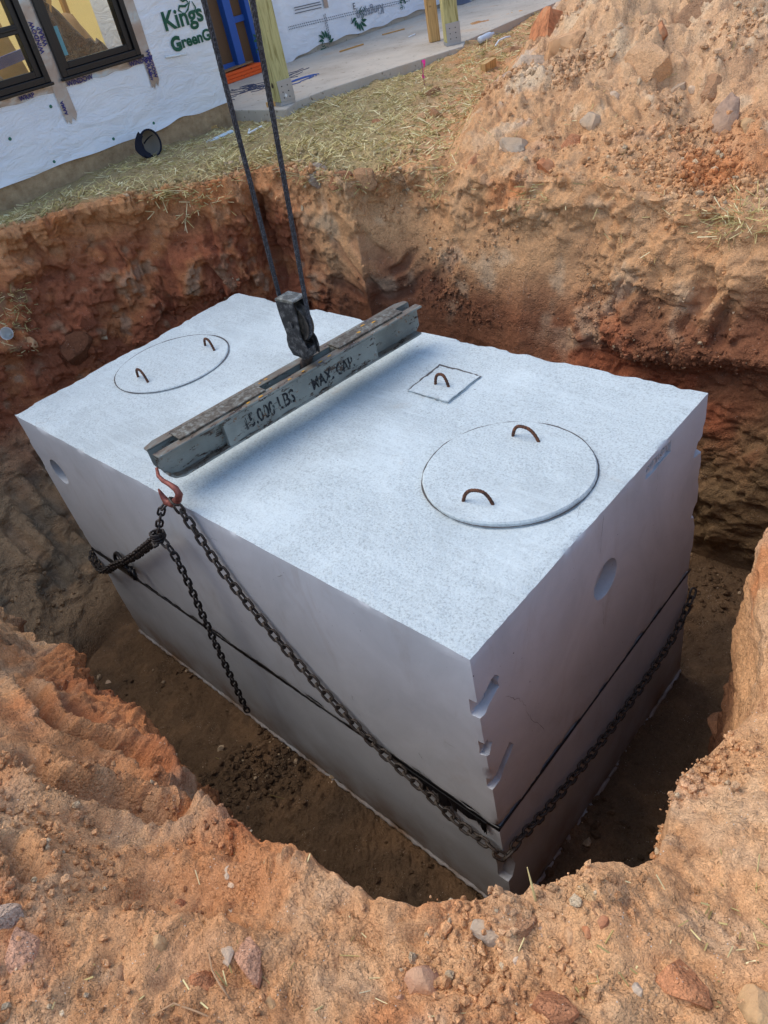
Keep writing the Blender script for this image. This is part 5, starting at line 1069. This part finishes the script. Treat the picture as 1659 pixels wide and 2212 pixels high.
R_((252, 2105), 36, 'brown', 'small dark brown stone on the near bank left side', (1, .9, .8), sink=.15)
R_((435, 2110), 54, 'orange', 'orange clod on the near bank beside thin roots', (1, .8, .9), nm='clay_clod')
R_((535, 2070), 78, 'pink', 'broad pinkish clod behind the orange clod with roots', (1, .7, .6), nm='clay_clod', sink=.35)
R_((52, 2050), 82, 'pink', 'big dusty pink clod near the left edge of the near bank', (1, .9, .8), nm='clay_clod')
R_((490, 1886), 24, 'white', 'whitish grey pebble in the crumbly hollow of the near bank', (1, .8, .7), sink=.15)
R_((500, 1912), 20, 'pale', 'small pale pebble just below the whitish grey pebble', (1, .9, .8), sink=.15)
R_((572, 1862), 15, 'ochre', 'tiny yellow pebble near the bank edge above the hollow', (1, .9, .9), sink=.15)
R_((350, 2032), 44, 'ochre', 'half buried ochre stone beside a pale straw', (1, .8, .5))
R_((492, 2060), 34, 'pale', 'pale half buried stone above the orange rooty clod', (1, .8, .6))
R_((390, 1952), 28, 'rust', 'rust clod at the lower left of the crumbly hollow', (1, .9, .8), nm='clay_clod', sink=.15)
R_((430, 1970), 20, 'brown', 'brown clod beside the rust clod in the hollow', (1, .9, .8), nm='clay_clod', sink=.15)
R_((495, 1963), 17, 'white', 'tiny white pebble at the bottom of the hollow', (1, .6, .6), sink=.15)
R_((10, 2000), 70, 'grey', 'grey clod cut by the left edge of the picture', (1, .9, 1), nm='clay_clod')
R_((912, 2130), 84, 'pink', 'large pinkish rock at the bottom centre', (1, .8, .8), sink=.3, sharp=.8)
R_((862, 2155), 28, 'pink', 'small pink stone left of the large pinkish rock', (1, .9, .9), sink=.2)
R_((1200, 2165), 100, 'rust', 'big red-orange clod at the bottom right of centre', (1, .8, .6), nm='clay_clod', sink=.35, sharp=.8)
R_((1472, 2115), 86, 'orange', 'big orange clod at the lower right', (1, .85, .7), nm='clay_clod', sink=.35, sharp=.9)
R_((1055, 2022), 60, 'grey', 'grey streaked flat stone on the near rim', (1, .6, .5), sink=.25, sharp=.9)
R_((1325, 1925), 96, 'tan', 'large pale tan clod sitting on the near rim edge', (1, .7, .6), nm='clay_clod', sink=.2)
R_((1268, 1930), 50, 'ochre', 'ochre clod left of the large pale tan rim clod', (1, .8, .8), nm='clay_clod', sink=.2)
R_((1290, 1962), 34, 'brown', 'brown clod below the large pale tan rim clod', (1, .9, .8), nm='clay_clod', sink=.2)
R_((1272, 2016), 30, 'orange', 'small orange stone on the near bank right of centre', (1, .8, .7), sink=.15)
R_((1300, 1995), 26, 'rust', 'small rust stone just above the small orange stone', (1, .9, .7), sink=.15)
R_((1114, 2075), 17, 'white', 'tiny bluish white chip below the grey streaked stone', (1, .7, .7), sink=.15)
R_((1380, 2140), 22, 'white', 'small whitish pebble left of the big orange clod', (1, .8, .8), sink=.15)
R_((1230, 2026), 34, 'tan', 'tan stone left of the small orange stone', (1, .8, .6), sink=.2)
R_((1092, 2026), 28, 'ochre', 'ochre pebble touching the grey streaked stone', (1, .9, .8), sink=.15)
R_((1634, 2175), 78, 'ochre', 'ochre rock in the bottom right corner', (1, .8, .6), sink=.3)
R_((1172, 2015), 22, 'purple', 'small purplish stone between grey and tan stones', (1, .9, .8), sink=.15)
R_((1140, 1990), 70, 'brown', 'crumbly brown lump on the near rim centre', (1, .7, .6), nm='clay_clod', sink=.35)
R_((232, 1475), 18, 'pale', 'small pale stone poking from the left bank edge', (1, .9, .9), sink=.15)
R_((715, 1690), 14, 'pale', 'small pale stone on the floor beside the tank foot', (1, .9, .8), sink=.15)

# crumbs of soil: too many to count
CR_V = np.array([v for v in ICO_V[:12]]) if False else None
_b = bmesh.new(); bmesh.ops.create_icosphere(_b, subdivisions=1, radius=1.0); CV = np.array([v.co[:] for v in _b.verts]); CF = np.array([[v.index for v in f.verts] for f in _b.faces]); _b.free()
def pick(maskv, n, w_=None):
    ids = np.flatnonzero(maskv); return rng.choice(ids, min(n, len(ids)), replace=False, p=None if w_ is None else w_[ids] / w_[ids].sum())
cl = np.clip(fbm(V, 1.7, 2, 33) + 0.35, 0.03, 2) ** 2
dcam = np.linalg.norm(V - CAM, axis=1)
groups = [(isO & (near + sw > 0.4) & (dO < 1.1) & (dcam < 2.6), 5000, 0.0022, 0.012), (isO & (hp > 0.03) & (V[:, 1] < 6.2) & (V[:, 0] < 0.6), 4000, 0.006, 0.024), (isF, 4500, 0.004, 0.022), (isO & (dO < 0.35) & (west + north > 0.4), 1800, 0.006, 0.022),
          (isW & (north > 0.5) & (uW > 0.6), 1400, 0.005, 0.018), (isW & (west > 0.5) & (uW < 0.75), 900, 0.006, 0.022), (isW & (sw + near > 0.4) & (uW > 0.7), 800, 0.003, 0.010)]
allv, allf, allc, base = [], [], [], 0
for mk, n, s0, s1 in groups:
    ids = pick(mk, n, cl); n = len(ids); sz = s0 + (s1 - s0) * rng.random(n) ** 3.0
    dsp = CV[None] * (1 + 0.35 * rng.normal(size=(n, 12, 1)) * 0.6) * sz[:, None, None] * (0.7 + 0.6 * rng.random((n, 1, 3)))
    a = rng.random(n) * 6.28; ca, sa = np.cos(a)[:, None], np.sin(a)[:, None]; dsp = np.stack([dsp[..., 0] * ca - dsp[..., 1] * sa, dsp[..., 0] * sa + dsp[..., 1] * ca, dsp[..., 2]], -1)
    pos = V[ids] + np.stack([rng.normal(size=n) * .006, rng.normal(size=n) * .006, sz * 0.35], -1)
    allv.append((pos[:, None] + dsp).reshape(-1, 3)); allf.append((CF[None] + (np.arange(n) * 12)[:, None, None] + base).reshape(-1, 3)); base += n * 12
    cc = colr[ids] * (0.75 + 0.5 * rng.random((n, 1))); pa = rng.random(n) < 0.06; cc[pa] = lin((204, 178, 142)) * rng.uniform(0.7, 1.0, (pa.sum(), 1)); allc.append(np.repeat(cc, 12, 0))
me, _ = quads('soil_crumbs', np.concatenate(allv), np.concatenate(allf), False)
ca_ = me.color_attributes.new('Col', 'FLOAT_COLOR', 'POINT'); bf = np.ones((base, 4), np.float32); bf[:, :3] = np.clip(np.concatenate(allc), 0, 1); ca_.data.foreach_set('color', bf.ravel())
tag(mkobj('soil_crumbs', me, DIRT), 'loose soil crumbs and grit on banks, heap and floor', 'soil', kind='stuff')

# ------------------------------------------------------------------ straw
STRAW = mat('straw', (186, 168, 110), 0.7, 0, 0.3); _t = NT(STRAW); _g2 = _t.n('ShaderNodeNewGeometry')
_t.color(_t.ramp(_g2.outputs['Random Per Island'], (0.0, (136, 116, 68)), (0.35, (192, 172, 110)), (0.7, (218, 200, 140)), (1.0, (238, 226, 180))))
def straw_obj(name, pos, nor, length, width, label, lift=0.01, dirs=None, bend=0.12, tilt=0.12):
    n = len(pos); a = rng.random(n) * 6.283 if dirs is None else dirs; nor = nor / np.linalg.norm(nor, axis=1)[:, None]
    t0 = np.stack([np.cos(a), np.sin(a), np.zeros(n)], -1); t0 -= nor * (t0 * nor).sum(1)[:, None]; t0 /= np.linalg.norm(t0, axis=1)[:, None] + 1e-9; s0 = np.cross(nor, t0)
    L = length[0] + (length[1] - length[0]) * rng.random(n); W_ = width * (0.7 + 0.6 * rng.random(n)); tl = rng.normal(size=n) * tilt; bn = rng.normal(size=n) * bend
    pts = []
    us = (-0.5, 0.0, 0.5) if n < 5000 else (-0.5, 0.5)
    for u in us: pts.append(pos + t0 * (u * L)[:, None] + s0 * (bn * L * (u * u * 4 - 0.5))[:, None] * 0.5 + nor * (lift * rng.random(n) + 0.003 + tl * L * u + 0.25 * lift * (1 - 4 * u * u))[:, None])
    vs = []
    for k, c in enumerate(pts):
        for q in range(3): w_ = 2 * np.pi * q / 3; vs.append(c + s0 * (np.cos(w_) * W_ / 2)[:, None] + nor * (np.sin(w_) * W_ / 2)[:, None])
    Vs = np.stack(vs, 1).reshape(-1, 3); f = []
    for k in range(len(us) - 1):
        for q in range(3): f.append((k * 3 + q, k * 3 + (q + 1) % 3, (k + 1) * 3 + (q + 1) % 3, (k + 1) * 3 + q))
    Fs = (np.array(f)[None] + (np.arange(n) * 3 * len(us))[:, None, None]).reshape(-1, 4); me, _ = quads(name, Vs, Fs, False)
    return tag(mkobj(name, me, STRAW), label, 'straw', kind='stuff')
def onto(xs, ys, ok):
    P_, N_ = [], []
    for x, y in zip(xs, ys):
        p, n = drop(x, y)
        if p is not None and ok(p): P_.append(p[:]); N_.append(n[:])
    return np.array(P_), np.array(N_)
k = 170000; xs = rng.uniform(-5.3, -2.2, k); ys = rng.uniform(0.4, 7.6, k)
hpv = heapz(xs, ys); rrv = pint(np.arctan2(ys - O[1], xs - O[0]), tk, rk); dr = np.hypot(xs - O[0], ys - O[1]) - rrv
slab_x = np.interp(ys, [3.6, 3.65, 3.9, 5.8, 7.4], [-5.4, -4.72, -4.76, -4.33, -4.66])
dens = fbm(np.stack([xs, ys, 0 * xs], -1), 1.5, 3, 44)
keep = (dr > 0.03 + 0.10 * np.clip(0.5 + dens, 0, 1)) & (hpv < 0.05 + 0.05 * dens) & ((xs > slab_x) | (ys < 3.6)) & (rng.random(k) < np.clip(0.78 + 0.95 * dens, 0.12, 1)) & ((xs > -5.22) | (rng.random(k) < .3))
Pp, Nn = onto(xs[keep], ys[keep], lambda p: p.z > 2.15)
straw_obj('straw_mulch', Pp, Nn, (0.08, 0.28), 0.0050, 'mat of cut straw spread over the ground between house and pit', 0.045, bend=0.35, tilt=0.10)
# loose straw in other places
PP, NN = [], []
def scatter_px(px, spread, n, nz=None):
    for _ in range(n):
        p, nn = hit(px[0] + random.gauss(0, spread[0]), px[1] + random.gauss(0, spread[1]))
        if p is not None and (p - Vector(CAM)).length < 9: PP.append(p[:]); NN.append(nn[:])
for px, sp, n in (((1610, 470), (35, 22), 150), ((1545, 490), (25, 20), 60), ((1150, 425), (25, 12), 46), ((940, 405), (22, 14), 70), ((830, 365), (40, 14), 70), ((690, 370), (40, 10), 50), ((420, 430), (60, 12), 90), ((20, 680), (22, 30), 120), ((40, 740), (25, 15), 25), ((1350, 440), (120, 60), 40), ((1300, 250), (180, 120), 60), ((700, 1720), (150, 80), 10), ((330, 1290), (40, 20), 8)): scatter_px(px, sp, n)
straw_obj('loose_straw', np.array(PP), np.array(NN), (0.06, 0.22), 0.0042, 'loose straws scattered on the heap, pit walls and floor', 0.02, tilt=0.35)
PP, NN = [], []
for px, sp, n in (((1600, 2040), (60, 60), 46), ((1500, 1980), (120, 60), 24), ((800, 2090), (420, 70), 46), ((300, 2050), (200, 60), 20), ((1300, 2080), (150, 50), 16), ((350, 1900), (150, 40), 8)): scatter_px(px, sp, n)
straw_obj('near_straw', np.array(PP), np.array(NN), (0.02, 0.10), 0.0030, 'short straws scattered on the near bank', 0.008, tilt=0.18)
ROOT = mat('root', (176, 140, 104), 0.85)
for pts, lb in ((((452, 2060), (462, 2100), (478, 2130), (498, 2160)), 'thin pale root hanging over the orange clod'), (((330, 2195), (380, 2172), (430, 2190), (480, 2210)), 'thin curved root at the bottom edge, left of centre'), (((1145, 1905), (1170, 1890), (1200, 1895), (1220, 1925)), 'thin dark root arching over the near rim')):
    w_ = [hit(*q)[0] for q in pts]; w_ = [p for p in w_ if p is not None and (p - Vector(CAM)).length < 2.6]
    if len(w_) > 2: tag(MB().tube([p + Vector((0, 0, 0.012 if 0 < i < len(w_) - 1 else 0.002)) for i, p in enumerate(w_)], 0.0022, 5).build('plant_root', ROOT, None, smooth=True), lb, 'root')
p = hit(1158, 1945)[0]
if p is not None and (p - Vector(CAM)).length < 3: tag(MB().tube([p + Vector((0, 0, -0.01)), p + Vector((-0.005, 0.0, 0.05)), p + Vector((-0.02, 0.01, 0.10))], [0.003, 0.0025, 0.001], 5).build('straw_stalk', STRAW, None), 'single straw stalk standing up on the near rim before the tank corner', 'straw')
